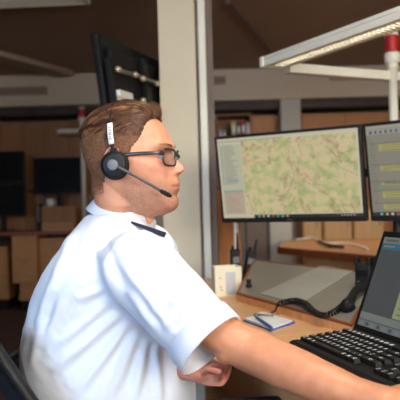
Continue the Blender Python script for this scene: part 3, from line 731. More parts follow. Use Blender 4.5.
bm = B(); tube(bm, [pa-pd*.008, pa], [.0008, .0026], 10); obj('tip', bm, 'gray_m', tp, True)

# ------------------------------------------------------------------ telephone handset in cradle + coiled cord
pc = PP(362, 291, FL, nrm)
cr = thing('telephone', tuple(pc), 'black telephone cradle with keypad standing at the right end of the grey console', 'telephone')
Rc = rotm(*(lambda f: (V((-f.y, f.x, 0)), -f, V((0, 0, 1))))(V((-.55, -.83, 0)).normalized()))
def cc(x, y, z): return pc+(Rc @ V((x, y, z)))
fdir = Rc @ V((0, -1, 0))
xs_ = -1
bm = B(); box(bm, cc(0, .03, .036), (.050, .045, .092), Rc, bev=.008); obj('body', bm, 'black', cr)
for q in (-1, 1):
    bm = B(); box(bm, cc(q*.019, .02, .088), (.012, .03, .020), Rc, bev=.003); obj('prong', bm, 'black', cr)
for r_ in range(3):
    for c_ in range(3):
        bm = B(); box(bm, cc((c_-1)*.013, .0065, .002+r_*.012), (.007, .002, .006), Rc); obj('button', bm, 'gray_m' if r_ == 0 else 'gray_p', cr)
bm = B(); box(bm, cc(0, .0065, .052), (.034, .002, .018), Rc); obj('display', bm, M['offscreen'], cr)
bm = B(); box(bm, cc(.048, .05, .046), (.042, .06, .115), Rc, bev=.008); obj('side_unit', bm, 'black_m', cr)
for q in range(2):
    bm = B(); box(bm, cc(.046, .0185, .080-q*.026), (.008, .002, .006), Rc); obj('indicator', bm, 'gray_m', cr)
# handset lying on console in front
ha, hb_ = PP(349, 310, FL, nrm)+nrm*.018, PP(368, 290, FL, nrm)+nrm*.02
hd = (hb_-ha).normalized()
t = thing('handset', tuple((ha+hb_)/2), 'black telephone handset lying at the right edge of the grey console', 'handset')
bm = B(); tube(bm, [ha, lerp(ha, hb_, .15), lerp(ha, hb_, .5)+nrm*.010, lerp(ha, hb_, .85)+nrm*.004, hb_], [.017, .014, .011, .014, .017], 16, cap='round'); obj('grip', bm, 'black', t, True)
bm = B(); tube(bm, [ha+nrm*.004, ha-nrm*.014], [.019, .021], 18); obj('mouthpiece', bm, 'black_m', t, True)
# coiled cord
path = [(346, 307, .012), (335, 315, .010), (323, 319, .010), (313, 315, .012), (306, 308, .012), (296, 304.5, .012), (285, 305, .010), (278, 308, .010), (275, 311, -.02), (271, 312.5, -.03)]
pw = []
for a_, b_, h_ in path:
    q = PP(a_, b_, FL, nrm)
    if b_ > 310 and a_ < 300 or h_ < 0: q = PZ(a_, b_, dz+.012)
    else: q = q+V((0, 0, abs(h_)))
    pw.append(tuple(q))
sp = [V(p) for p in spline(pw, 60)]
L = [0]
for i in range(1, len(sp)): L.append(L[-1]+(sp[i]-sp[i-1]).length)
pts = []; n_ = 1500; up = V((0, 0, 1)); j = 0; coil_end = .84
for i in range(n_):
    s = L[-1]*i/(n_-1)
    while j < len(L)-2 and L[j+1] < s: j += 1
    f_ = (s-L[j])/max(1e-9, L[j+1]-L[j]); p = sp[j].lerp(sp[j+1], f_); tt = (sp[min(j+1, len(sp)-1)]-sp[j]).normalized()
    a_ = (up-tt*up.dot(tt)).normalized(); b_ = tt.cross(a_); fr_ = s/L[-1]
    amp = .0070*(1 if fr_ < coil_end else max(0, 1-(fr_-coil_end)/.06))
    ph = s/.0092*2*math.pi
    pts.append(p+a_*math.cos(ph)*amp+b_*math.sin(ph)*amp)
bm = B(); tube(bm, pts, .0026, 6); tag(obj('coiled_cord', bm, 'black', None, True), 'black coiled telephone cord looping over the front of the grey console', 'cord')

# ------------------------------------------------------------------ keyboard
KL, KD = .47, .19
def kp(u, v, z): return kf+U*u+Wd*v+V((0, 0, z))
kb_t = thing('keyboard', tuple(kf), 'black full-size keyboard with white legends on the desk in front of the man', 'keyboard')
RK = rotm(-U, Wd, V((0, 0, 1)))      # x: left->.., front edge towards man
RK = rotm(U, Wd, U.cross(Wd))
bm = B(); hull(bm, [kp(0, 0, 0), kp(KL, 0, 0), kp(KL, KD, 0), kp(0, KD, 0)], [kp(.003, .003, .012), kp(KL-.003, .003, .012), kp(KL-.003, KD-.003, .027), kp(.003, KD-.003, .027)]); obj('case', bm, 'black', kb_t)
bm = B(); hull(bm, [kp(.006, .004, .0125), kp(KL-.006, .004, .0125), kp(KL-.006, .024, .0140), kp(.006, .024, .0140)], [kp(.008, .007, .0155), kp(KL-.008, .007, .0155), kp(KL-.008, .022, .0165), kp(.008, .022, .0165)]); obj('palm_rest', bm, 'black_m', kb_t)
slope = math.atan2(.015, KD)
vk = (Wd*math.cos(slope)+V((0, 0, 1))*math.sin(slope)).normalized(); nk = V((-Wd.x*math.sin(slope), -Wd.y*math.sin(slope), math.cos(slope)))
glyph_cache = {}
def glyph(ch):
    if ch in glyph_cache: return glyph_cache[ch]
    cu = bpy.data.curves.new('g', 'FONT'); cu.body = ch; cu.size = .0115; cu.align_x = 'CENTER'; cu.align_y = 'CENTER'; cu.offset = .0005
    to = bpy.data.objects.new('g', cu); COL.objects.link(to); dg = bpy.context.evaluated_depsgraph_get()
    me = bpy.data.meshes.new_from_object(to.evaluated_get(dg)); bpy.data.objects.remove(to); glyph_cache[ch] = me; return me
rows = [list('<YXCVBNM,.-'), list('ASDFGHJKLÖÄ'), list('QWERTZUIOPÜ'), list('1234567890ß'), ['F1', 'F2', 'F3', 'F4', 'F5', 'F6', 'F7', 'F8', 'F9', 'F0']]
pitch = .0192; vp = .0222
def key(u, v, w_, d_, ch):
    o = kp(u, 0, .0125)+vk*v; hk = .0085
    bm = B(); a0 = [o-U*w_/2-vk*d_/2, o+U*w_/2-vk*d_/2, o+U*w_/2+vk*d_/2, o-U*w_/2+vk*d_/2]
    tw, td = w_/2-.0022, d_/2-.0022
    a1 = [o-U*tw-vk*td+nk*hk, o+U*tw-vk*td+nk*hk, o+U*tw+vk*td+nk*hk, o-U*tw+vk*td+nk*hk]
    hull(bm, a0, a1)
    if ch:
        g = glyph(ch).copy(); g.transform(Matrix.Translation(o+nk*(hk+.0003)) @ rotm(U, vk, nk).to_4x4())
        n0 = len(bm.faces); bm.from_mesh(g); bm.faces.ensure_lookup_table()
        for f in bm.faces[n0:]: f.material_index = 1
        bpy.data.meshes.remove(g)
    me = bpy.data.meshes.new('key'); bm.to_mesh(me); bm.free()
    obj_me('key', me, ['key', 'legend'], kb_t)
v0 = .036
# bottom row
uu = .010
for w_, ch in ((.024, 'C'), (.022, 'W'), (.022, 'A'), (.115, ''), (.022, 'G'), (.022, 'M'), (.024, 'C')):
    key(uu+w_/2, v0, w_-.002, .017, ch); uu += w_
for r_, row in enumerate(rows):
    off = .010+[.024, .034, .029, .019, .019][r_]
    v = v0+(r_+1)*vp + (.006 if r_ == 4 else 0)
    key(.010+(off-.010)/2, v, off-.010-.002, .017, '^')
    for k, ch in enumerate(row): key(off+pitch*(k+.5), v, .0172, .0195, ch)
    e_ = off+pitch*len(row); w_ = .010+.30-e_-.004
    if w_ > .012: key(e_+w_/2, v, w_-.002, .0172, '←')
for r_ in range(6):
    v = v0+r_*vp+(.006 if r_ == 5 else 0)
    for k in range(3):
        if r_ in (1, 3) and k != 1: continue
        if r_ == 5 and k > 1: continue
        key(.338+k*pitch, v, .0172, .0172, '+' if r_ > 3 else '|')
for r_ in range(5):
    for k, ch in enumerate(['789', '456', '123', '0.,', '/*-'][r_ % 5]):
        if True: key(.406+k*pitch, v0+r_*vp, .0172, .019, ch)

# ------------------------------------------------------------------ touchscreen behind the keyboard
bl_ = PZ(351, 331, dz+.016); bl_.z = dz+.012
tiltb = math.radians(22)
upL = (V((0, 0, 1))*math.cos(tiltb)+Wd*math.sin(tiltb)).normalized()
tlp = PP(389, 231, bl_, U.cross(upL).normalized())
hL = (tlp-bl_).dot(upL)
e_g = emis('app_grey', (.085, .095, .10), .55); e_g2 = emis('app_header', (.025, .11, .16), .9); e_g3 = emis('app_toolbar', (.19, .22, .22), .55); e_g4 = emis('app_list', (.38, .42, .22), .55); e_g5 = emis('app_pale', (.24, .26, .24), .55)
lay = [(0, 0, 1, 1, e_g), (0, .93, 1, 1, e_g5), (0.01, .86, 1, .93, e_g2), (0, 0.0, 1, .065, e_g3), (0, .075, 1, .15, e_g5), (.40, .16, 1, .72, e_g4)]
for k in range(8): lay.append((.44, .2+k*.06, .44+random.uniform(.2, .5), .212+k*.06, e_txt))
for k in range(12): lay.append((.03+k*.075, .012, .07+k*.075, .05, e_g if k % 2 else e_g5))
lay.append((.03, .95, .2, .975, e_txt)); lay.append((.03, .885, .18, .905, e_g5))
wL = .36
ts = panel_quad_thing('touchscreen', bl_+upL*hL, bl_+upL*hL+U*wL, bl_, bl_+U*wL, 'low black tilted screen with a grey application, at the right edge behind the keyboard', 'monitor', dz, lay, thick=.022, bez=.017, bezb=.026)
t_, c, X_, Yv_, N_, w_, h_ = ts
q1 = c-N_*.025
bm = B(); qb = V((c.x, c.y, 0))+Wd*.14; qb.z = dz+.005
box(bm, (V((q1.x, q1.y, q1.z))+qb)/2, (.09, .012, (q1-qb).length), rotm(U, ((q1-qb).normalized()).cross(U)*-1, (q1-qb).normalized())); obj('support_leg', bm, 'black', t_)
bm = B(); cb_ = V((bl_.x, bl_.y, dz+.004))+U*wL/2+Wd*.05; box(bm, cb_, (wL*.8, .18, .008), rotm(U, Wd, U.cross(Wd)), bev=.002); obj('foot', bm, 'black', t_)

# ------------------------------------------------------------------ office chair
ch = thing('office_chair', (-.22, 1.42, 0), 'black office chair the man sits on, its back showing at the bottom left corner', 'chair')
cx, cy = -.20, 1.42
bm = B(); box(bm, (cx+.03, cy, .415), (.46, .46, .07), bev=.028); obj('seat', bm, 'mesh', ch)
# back: curved shell around the man's back
def back_pt(u, v):   # u -1..1 across, v 0..1 up; wings wrap forward round the sitter
    zt3 = .865-.115*min(1, max(0, (u+.85)/.6)); z_ = lerp(.50, zt3, v); y_ = cy-.01+u*.245
    edge_x = -.352-(z_-.79)*.64
    return V((edge_x-.125*(1-abs(u)**2.2), y_, z_))
bm = B(); nu, nv = 20, 12
for off in (0, 1):
    g = [[bm.verts.new(back_pt(-1+2*i/nu, j/nv)+V((-.018*off, 0, 0))) for j in range(nv+1)] for i in range(nu+1)]
    if off == 0: g0 = g
    for i in range(nu):
        for j in range(nv): bm.faces.new((g[i][j], g[i+1][j], g[i+1][j+1], g[i][j+1]))
for i in range(nu):
    for j in (0, nv): bm.faces.new((g0[i][j], g0[i+1][j], g[i+1][j], g[i][j]))
for j in range(nv):
    for i in (0, nu): bm.faces.new((g0[i][j], g0[i][j+1], g[i][j+1], g[i][j]))
obj('backrest', bm, 'mesh', ch, True)
rim = [back_pt(-1, j/nv) for j in range(nv)]+[back_pt(-1+2*i/nu, 1) for i in range(nu)]+[back_pt(1, j/nv) for j in range(nv, -1, -1)]
bm = B(); tube(bm, [p+V((-.009, 0, 0)) for p in rim], .013, 10); obj('backrest_frame', bm, 'black', ch, True)
bm = B(); tube(bm, [(cx-.20, cy, .42), (cx-.30, cy, .45), (cx-.31, cy, .60)], .022, 10); obj('back_support', bm, 'black', ch, True)
bm = B(); tube(bm, [(cx+.03, cy, .12), (cx+.03, cy, .42)], .028, 16); obj('gas_column', bm, 'gray_m', ch, True)
for k in range(5):
    a_ = k*2*math.pi/5+.4; ex, ey = cx+.03+.27*math.cos(a_), cy+.27*math.sin(a_)
    bm = B(); tube(bm, [(cx+.03, cy, .12), (ex, ey, .07)], [.028, .016], 10, cap='round'); lg = obj('leg', bm, 'black', ch, True)
    bm = B(); box(bm, (ex, ey, .03), (.05, .03, .06), RZ(a_), bev=.012); obj('caster', bm, 'black_m', lg)
aA = P(243, 400, 1.30); aB = P(292, 391, 1.27)
for q, y_ in ((-1, 1.14), (1, cy+.29)):
    za = .655
    if q == -1:
        p1, p2 = V((-.10, 1.17, za)), V((.15, 1.17, za))
    else: p1, p2 = V((-.17, y_, za)), V((.08, y_, za))
    bm = B(); dr_ = (p2-p1).normalized()
    box(bm, (p1+p2)/2, ((p2-p1).length, .07, .028), rotm(dr_, V((-dr_.y, dr_.x, 0)), V((0, 0, 1))), bev=.012); obj('armrest', bm, 'black', ch)
    bm = B(); mm_ = lerp(p1, p2, .35); tube(bm, [V((mm_.x, mm_.y, za-.014)), V((mm_.x, mm_.y, .44)), V((cx+.05, cy+q*.15, .415))], .014, 10); obj('armrest_post', bm, 'black', ch, True)

# ------------------------------------------------------------------ THE MAN
HS = .965
YHD = 1.385
ho = P(128, 167, YHD)
hyaw = math.radians(-13)
HM = Matrix.Translation(ho) @ Matrix.Rotation(hyaw, 4, 'Z') @ Matrix.Rotation(math.radians(0), 4, 'Y') @ Matrix.Diagonal((HS, HS, HS, 1))
HMI = HM.inverted()
mm = .001
prof = [(136, 5), (133, 32), (128, 46), (119, 60), (105, 75), (90, 88), (70, 99), (55, 106), (44, 112), (38, 111.5), (29, 107), (20, 112.5), (8, 123), (-4, 134), (-9, 136.5), (-14, 134.5), (-20, 126), (-25, 120.5), (-33, 119.5), (-41, 123), (-44, 123), (-48, 119), (-52, 122), (-56, 121.5), (-64, 115.5), (-70, 114), (-80, 118), (-90, 117), (-99, 112), (-106, 102), (-112, 84), (-116, 60)]
basef = [(136, 5), (133, 32), (128, 46), (119, 60), (105, 75), (90, 88), (70, 99), (55, 105), (44, 109), (38, 107), (29, 101), (20, 101.5), (8, 104), (-9, 107.5), (-20, 110), (-33, 113), (-48, 112), (-60, 112), (-70, 111.5), (-80, 114), (-90, 113), (-99, 108), (-106, 99), (-112, 82), (-116, 60)]
backf = [(136, -25), (133, -42), (128, -55), (119, -68), (105, -82), (80, -96), (50, -102), (20, -98), (0, -90), (-15, -82), (-30, -72), (-50, -50), (-70, -15), (-90, 12), (-105, 35), (-116, 50)]
widf = [(136, 14), (133, 30), (128, 40), (119, 52), (105, 64), (80, 75), (50, 78.5), (20, 77), (0, 74.5), (-20, 71), (-40, 66), (-60, 60), (-75, 53), (-88, 45), (-99, 36), (-106, 29), (-112, 22), (-116, 14)]
def g(x, m, s): return math.exp(-((x-m)/s)**2)
def head_pt(th, Z):
    """th 0 = front, pi = back (mm)"""
    Fb, Bk, W_ = sinterp(basef, Z), sinterp(backf, Z), sinterp(widf, Z); Pf = sinterp(prof, Z)
    C_ = 8 if Z > -30 else lerp(8, 45, min(1, (-30-Z)/80))
    C_ = min(max(C_, Bk+5), Fb-5) if Z < 120 else (Fb+Bk)/2
    c_, s_ = math.cos(th), math.sin(th)
    e = 2/2.35
    cx_ = math.copysign(abs(c_)**e, c_); sy_ = math.copysign(abs(s_)**e, s_)
    if c_ >= 0:
        x = C_+(Fb-C_)*cx_
    else: x = C_+(C_-Bk)*cx_
    y_ = W_*sy_
    if c_ > 0:
        # taper of the face forwards
        y_ *= 1-.10*max(0, cx_)*(1 if Z < 60 else max(0, 1-(Z-60)/40))
        ay = abs(y_)
        # nose / lips ridge
        if Z > -28: sg = sinterp([(-28, 13), (-18, 15), (-8, 12), (5, 9), (20, 7.5), (32, 9), (44, 16), (60, 30)], Z)
        else: sg = sinterp([(-116, 40), (-70, 26), (-56, 22), (-48, 24), (-40, 20), (-28, 13)], Z)
        x += (Pf-Fb)*math.exp(-(ay/sg)**2.4)
        # nostril wing
        x += 3.5*g(ay, 13, 5)*g(Z, -15, 7)
        # eye sockets, brow, cheekbone, nasolabial, stubble chin
        x -= 10*g(ay, 31, 17)*g(Z, 21, 13)
        x += 2*g(ay, 32, 16)*g(Z, 21, 9)
        x += 3*g(ay, 30, 20)*g(Z, 44, 7)
        x += 3.0*g(ay, 46, 16)*g(Z, -4, 16)
        x -= 2.2*g(ay, 30, 7)*g(Z, -30, 16)
        y_ += math.copysign(1, s_)*(2.5*g(x, 55, 22)*g(Z, 2, 16)-4*g(x, 62, 20)*g(Z, 60, 25)-3.5*g(x, 55, 25)*g(Z, -40, 18)) if ay > 30 else 0
    return V((x, y_, Z))
def hpt(x, y_, z): return HM @ (V((x, y_, z))*mm)

body = B()
# head loft
nth = 112; Zs = []
z = 135.5
while z > -115.5: Zs.append(z); z -= 1.6 if z > 125 or z < -105 else 2.3
rings = []
for Z in Zs: rings.append([body.verts.new(HM @ (head_pt(2*math.pi*k/nth, Z)*mm)) for k in range(nth)])
for i in range(len(rings)-1):
    for k in range(nth): body.faces.new((rings[i][k], rings[i][(k+1) % nth], rings[i+1][(k+1) % nth], rings[i+1][k]))
body.faces.new(rings[0]); body.faces.new(rings[-1][::-1])
# ears
for s_ in (-1, 1):
    Re = Matrix.Rotation(hyaw, 3, 'Z') @ Matrix.Rotation(-s_*.25, 3, 'Z') @ Matrix.Rotation(-.15, 3, 'Y')
    ell(body, hpt(-4, s_*77, 6), (.017, .006, .030), Re)
    pts = [hpt(-4+17*math.cos(a_)-3, s_*(82+3*math.cos(a_*.5)), 8+30*math.sin(a_)) for a_ in [math.radians(q) for q in range(-20, 250, 18)]]
    tube(body, pts, .0038, 8, cap='round')
    ell(body, hpt(2, s_*79, -20), (.007, .005, .009), Re)
# neck
nb = P(122, 216, 1.42)   # base of neck
n0 = hpt(4, 0, -20); n1 = hpt(12, 0, -75)
tube(body, [hpt(-22, 0, 10), hpt(-24, 0, -30), hpt(-18, 0, -70), nb+V((-.004, 0, 0)), nb+V((-.035, 0, -.09))], [(.045, .048), (.056, .056), (.060, .058), (.061, .060), (.075, .085)], 32, cap='round', up=(1, 0, 0))
# throat fill under the chin
tube(body, [hpt(15, 0, -72), hpt(42, 0, -80)], [.040, .026], 24, cap='round')
tube(body, [hpt(15, 0, -85), nb+V((.022, 0, -.01))], [.036, .036], 24, cap='round')
# adam's apple
ell(body, hpt(47, 0, -118), (.012, .010, .014))
# torso core
def TC(z):
    cx_ = sinterp([(.50, -.21), (.65, -.212), (.763, -.222), (.878, -.222), (.97, -.212), (1.04, -.195), (1.10, -.185)], z)
    hd = sinterp([(.50, .185), (.65, .190), (.763, .193), (.878, .168), (.97, .134), (1.02, .108), (1.05, .088), (1.08, .07), (1.10, .06)], z)
    hw = sinterp([(.50, .18), (.65, .18), (.763, .185), (.878, .20), (.95, .215), (.985, .205), (1.015, .175), (1.045, .135), (1.075, .095), (1.10, .075)], z)
    return cx_, hd, hw
TY = 1.43
def torso(bm, shrink, zs, seg=64):
    rg = []
    for z_ in zs:
        cx_, hd, hw = TC(z_)
        ring = []
        for k in range(seg):
            th = 2*math.pi*k/seg; c_, s_ = math.cos(th), math.sin(th); e = 2/2.4
            ring.append(bm.verts.new(V((cx_+(hd-shrink)*math.copysign(abs(c_)**e, c_), TY+(hw-shrink)*math.copysign(abs(s_)**e, s_), z_))))
        rg.append(ring)
    for i in range(len(rg)-1):
        for k in range(seg): bm.faces.new((rg[i][k], rg[i][(k+1) % seg], rg[i+1][(k+1) % seg], rg[i+1][k]))
    bm.faces.new(rg[0][::-1]); bm.faces.new(rg[-1])
torso(body, .02, [.50+i*.0245 for i in range(24)])
# right (near) arm
SR = P(137, 264, 1.225); ER = P(222, 349, 1.13); WR = P(388, 402, .975)
SL = V((SR.x+.0, TY+.19, SR.z)); 
fa = [SR, P(180, 300, 1.17), P(213, 326, 1.14), P(231, 341, 1.13), P(250, 350, 1.12), P(282, 364.5, 1.085), P(320, 381, 1.04), P(356, 395, 1.005), WR]
ra = [.050, .047, .0395, .038, .0395, .040, .0355, .028, (.024, .030)]
tube(body, fa, ra, 28, cap='round')
# elbow point
ell(body, P(226, 352, 1.125), (.022, .026, .020))
# hand builder: frame origin at wrist, X along hand, Z back of the hand, Y towards thumb side
def hand(bm, o, R, s=1.0, curl=(25, 30, 20), spread=0, thumb=(35, 20), mirror=1, fl=(1, 1.08, 1.0, .8), curls=None):
    def q(x, y_, z_): return o+R @ (V((x, y_*mirror, z_))*s)
    tube(bm, [q(-.01, 0, 0), q(.02, 0, 0), q(.055, 0, .001), q(.088, 0, 0)], [(.017, .026), (.016, .032), (.0145, .040), (.011, .039)], 24, cap='round', up=tuple(R @ V((0, 0, 1))))
    ell(bm, q(.030, .024, -.007), (.026*s, .014*s, .014*s), R @ RZ(.35*mirror))      # thenar
    ell(bm, q(.035, -.024, -.008), (.032*s, .013*s, .013*s), R)
    for k in range(4):
        yk = (.0295, .010, -.0095, -.0285)[k]; L0 = .043*fl[k]; L1 = .027*fl[k]; L2 = .021*fl[k]
        cu = curls[k] if curls else curl; a_ = 0; p = V((.086-.004*abs(k-1.2), yk, .001)); pts = [V((.06, yk*.95, 0)), p.copy()]; dy = spread*(1.5-k)*.09
        for L_, c_ in zip((L0, L1, L2), cu):
            a_ += math.radians(c_); p = p+V((math.cos(a_), dy*math.cos(a_), -math.sin(a_))).normalized()*L_; pts.append(p.copy())
        r_ = (.0098, .0098, .0086, .0078, .0068) if k < 3 else (.0088, .0088, .0076, .0069, .006)
        pp, rr = [], []
        for i in range(len(pts)-1):
            pp.append(pts[i]); rr.append(r_[i])
            pp.append(lerp(pts[i], pts[i+1], .5)); rr.append((r_[i]+r_[i+1])/2*.94)
        pp.append(pts[-1]); rr.append(r_[-1])
        tube(bm, [q(*v) for v in pp], [x*s for x in rr], 14, cap='round')
    t0 = V((.018, .022, -.006)); a_ = math.radians(thumb[0]); b_ = math.radians(thumb[1])
    d1 = V((math.cos(a_)*.9, math.sin(a_), -.35)).normalized(); t1 = t0+d1*.038; d2_ = V((math.cos(a_-b_), math.sin(a_-b_), -.45)).normalized(); t2 = t1+d2_*.030; d3 = V((math.cos(a_-2*b_), math.sin(a_-2*b_), -.5)).normalized(); t3 = t2+d3*.022
    tube(bm, [q(*v) for v in (t0, lerp(t0, t1, .5), t1, lerp(t1, t2, .5), t2, t3)], [x*s for x in (.014, .0125, .011, .0098, .0095, .0078)], 14, cap='round')
# right hand: over the front of the keyboard
fx = (V((.80, -.45, 0)).normalized()+V((0, 0, .12))).normalized(); zz = (V((-.1, -.15, 1))-fx*V((-.1, -.15, 1)).dot(fx)).normalized(); yy = zz.cross(fx)
fx = V((.93, .33, .02)).normalized(); zz = (V((0, -.15, 1))-fx*V((0, -.15, 1)).dot(fx)).normalized(); yy = zz.cross(fx)
hand(body, WR+V((.004, 0, .002)), rotm(fx, yy, zz), 1.0, curl=(28, 28, 18), spread=1)
# left (far) arm: forearm comes forward, hand loosely closed above the lap
WL = P(186, 367, 1.33); EL = V((-.20, TY+.20, .72))
tube(body, [SL, lerp(SL, EL, .5), EL, lerp(EL, WL, .35), lerp(EL, WL, .75), WL], [.052, .047, .042, .042, .031, (.026, .028)], 24, cap='round')
fx = V((.93, -.30, -.06)).normalized(); zr = V((-.10, -.62, -.78)); zr = V((.05, .55, -.8)); zz = (zr-fx*zr.dot(fx)).normalized(); yy = zz.cross(fx)
hand(body, WL+V((.0, 0, 0)), rotm(fx, yy, zz), 1.0, curls=[(55, 88, 50), (65, 90, 52), (72, 92, 52), (80, 92, 52)], thumb=(30, 28), mirror=-1)
# pelvis and legs (continue under the desk)
ell(body, (-.20, TY, .53), (.16, .17, .11))
for s_ in (-1, 1):
    hp = V((-.17, TY+s_*.10, .50)); kn = V((.20, TY+s_*.13+.03, .528)); an = V((.20, TY+s_*.13+.03, .10))
    tube(body, [hp, lerp(hp, kn, .5), kn], [.082, .072, .056], 24, cap='round')
    tube(body, [kn, lerp(kn, an, .35), an], [.055, .052, .036], 20, cap='round')
me = bpy.data.meshes.new('person'); bmesh.ops.recalc_face_normals(body, faces=body.faces); body.to_mesh(me); body.free()
def remesh(me, vox, smooth_it, fac=.5, adapt=0):
    o = bpy.data.objects.new('tmp', me); COL.objects.link(o)
    r = o.modifiers.new('r', 'REMESH'); r.mode = 'VOXEL'; r.voxel_size = vox; r.adaptivity = adapt
    if smooth_it:
        s = o.modifiers.new('s', 'SMOOTH'); s.iterations = smooth_it; s.factor = fac
    dg = bpy.context.evaluated_depsgraph_get(); dg.update()
    m2 = bpy.data.meshes.new_from_object(o.evaluated_get(dg)); bpy.data.objects.remove(o); bpy.data.meshes.remove(me); return m2
me = remesh(me, .0024, 3)
# skin tint attribute: complexion (stubble, lips, ruddy cheek) plus painted crease shade, tied to anatomy
me.update()
nrms = [v.normal.copy() for v in me.vertices]; cos_ = [v.co.copy() for v in me.vertices]; flat_ = []
for c_, n_ in zip(cos_, nrms):
    h_ = (HMI @ c_)*1000
    if h_.z < -150 and c_.y < 1.3: c_ = c_+n_*(.0016*noise.noise(V((c_.x*16, c_.y*30, c_.z*30)))+.0003*noise.noise(c_*70))
    elif h_.z < 130 and h_.x > 40: c_ = c_+n_*(.0005*noise.noise(c_*90))
    flat_.extend(c_)
me.vertices.foreach_set('co', flat_)
col = me.color_attributes.new('tint', 'FLOAT_COLOR', 'POINT')
base = V((.64, .30, .175)); cd = []
for v in me.vertices:
    h = HMI @ v.co*1000; x, y_, z_ = h; ay = abs(y_); c = base.copy()
    if -140 < z_ < 140 and -115 < x < 145 and ay < 95:
        # stubble: jaw, chin, moustache
        jaw = max(g(z_, -78, 34)*(1 if z_ < -60 else 1), 0)
        jm = min(1, max(0, (-28-z_+.25*(x-80)*(-1 if x < 80 else 0))/22)) * (1 if x > -5 else 0)
        jm *= min(1, max(0, (x+5)/20)) * min(1, max(0, (135+z_)/30))
        if z_ > -26: jm = 0
        sideb = g(x, 24, 14)*g(z_, -15, 26)*min(1, ay/60)
        st = max(jm, .8*sideb); st *= .62+.38*noise.noise(V((x, y_, z_))*.35)
        c = c.lerp(V((.24, .125, .08)), min(.85, st*.9))
        c = c.lerp(V((.16, .04, .03)), .8*g(ay, 7, 4)*g(z_, -21, 3.5)*(1 if x > 108 else 0))  # nostril shade put into the colour
        c = c.lerp(V((.42, .16, .11)), .5*g(ay, 17, 4)*g(z_, -16, 8)*(1 if x > 100 else 0))  # shade of the nose wing crease, painted in
        lip = g(z_, -48, 6.5)*(1 if x > 100 and ay < 25 else 0)*min(1, max(0, (27-ay)/6))
        c = c.lerp(V((.50, .17, .14)), .75*lip)
        c = c.lerp(V((.24, .07, .06)), .7*g(z_, -48, 1.8)*(1 if x > 100 and ay < 24 else 0))  # dark line between the lips, painted as shade
        c = c.lerp(V((.70, .25, .17)), .5*g(x, 85, 26)*g(z_, 0, 22)*min(1, ay/35))
        c = c.lerp(V((.66, .24, .17)), .45*g(x, 132, 14)*g(z_, -8, 12))
        c = c.lerp(V((.70, .27, .19)), .5*(1 if ay > 70 and -30 < z_ < 45 and abs(x) < 30 else 0))
        c = c.lerp(V((.38, .17, .12)), .4*g(ay, 31, 15)*g(z_, 20, 9)*(1 if x > 70 else 0))  # darker eye sockets
    elif z_ < -140:
        c = V((.62, .27, .14))
        dR = (v.co-WL).length
        if (v.co-(WL+V((.06, -.02, 0)))).length < .13: c = V((.52, .20, .13))
    cd.extend((c.x, c.y, c.z, 1))
col.data.foreach_set('color', cd)
man = obj_me('person', me, 'skin', None, True)
tag(man, 'person in profile facing right, short-sleeved white uniform shirt, glasses and headset, seated typing', 'person')
man['label'] = 'person in white short-sleeved shirt, glasses and headset, seated in profile, reaching to the keyboard'

# eyes
for s_ in (-1, 1):
    bm = B(); c = hpt(82, s_*30.5, 18); ell(bm, c, (.0122,)*3, seg=28)
    e_dir = (Matrix.Rotation(hyaw, 3, 'Z') @ V((1, 0, -.08))).normalized()
    for f in bm.faces:
        if (f.calc_center_median()-c).normalized().dot(e_dir) > .88: f.material_index = 1
    obj('eye', bm, ['eyew', 'iris'], man, True)
    # upper eyelid
    bm = B(); pts = [c+(Matrix.Rotation(hyaw, 3, 'Z') @ V((math.cos(a_)*.0128, math.sin(a_)*.0128, .0045))) for a_ in [math.radians(q) for q in range(-60, 61, 15)]]
    tube(bm, pts, .0016, 8, cap='round'); obj('eyelid', bm, 'hair2', man, True)
# ---------------- hair
def head_n(th, Z):
    a = head_pt(th+.02, Z)-head_pt(th-.02, Z); b = head_pt(th, Z+1)-head_pt(th, Z-1)
    n_ = a.cross(b); n_.normalize()
    p = head_pt(th, Z)
    if n_.dot(p-V((0, 0, 20))) < 0: n_ = -n_
    return n_
hl = [(-62, -42), (-40, -36), (-22, -26), (-5, -22), (2, -20), (6, 24), (20, 30), (35, 36), (50, 48), (70, 58), (85, 62), (95, 66), (105, 72), (113, 76), (125, 90), (140, 110)]
def in_hair(p):
    lim = interp(hl, p.z)
    return p.x < lim and p.z > -60
def thick(p):
    t_ = interp([(-60, .3), (0, .7), (45, 1.2), (70, 3), (90, 6), (110, 9), (136, 12)], p.z)
    return t_*(1+.25*max(0, min(1, (p.x-20)/50))*(1 if p.z > 95 else 0))
hb = B(); vm = {}
Zh = [135.5-i*2.5 for i in range(79)]; nt_ = 120
for i, Z in enumerate(Zh):
    for k in range(nt_):
        p = head_pt(2*math.pi*k/nt_, Z)
        lim = interp(hl, p.z)
        edge = min(1, max(0, (lim-p.x)/14)) 
        n_ = head_n(2*math.pi*k/nt_, Z)
        off = thick(p)*(.1+.9*edge**.5) if p.x < lim else -3
        off += edge*2.4*noise.noise(V((p.x*.03, p.y*.16, p.z*.16)))*min(1.6, thick(p)*.14)
        if Z < -55: off = -2
        vm[i, k] = hb.verts.new(HM @ ((p+n_*off)*mm))
for i in range(len(Zh)-1):
    for k in range(nt_):
        q = [(i, k), (i, (k+1) % nt_), (i+1, (k+1) % nt_), (i+1, k)]
        pz = head_pt(2*math.pi*(k+.5)/nt_, (Zh[i]+Zh[i+1])/2)
        if in_hair(pz-V((1, 0, 0))):
            f = hb.faces.new([vm[a_] for a_ in q]); f.material_index = 2 if pz.z+26*noise.noise(V((pz.x*.03, pz.y*.05, pz.z*.09))) < 68-.12*pz.x else 0
f = hb.faces.new([vm[0, k] for k in range(nt_)])
bmesh.ops.delete(hb, geom=[v for v in hb.verts if not v.link_faces], context='VERTS')
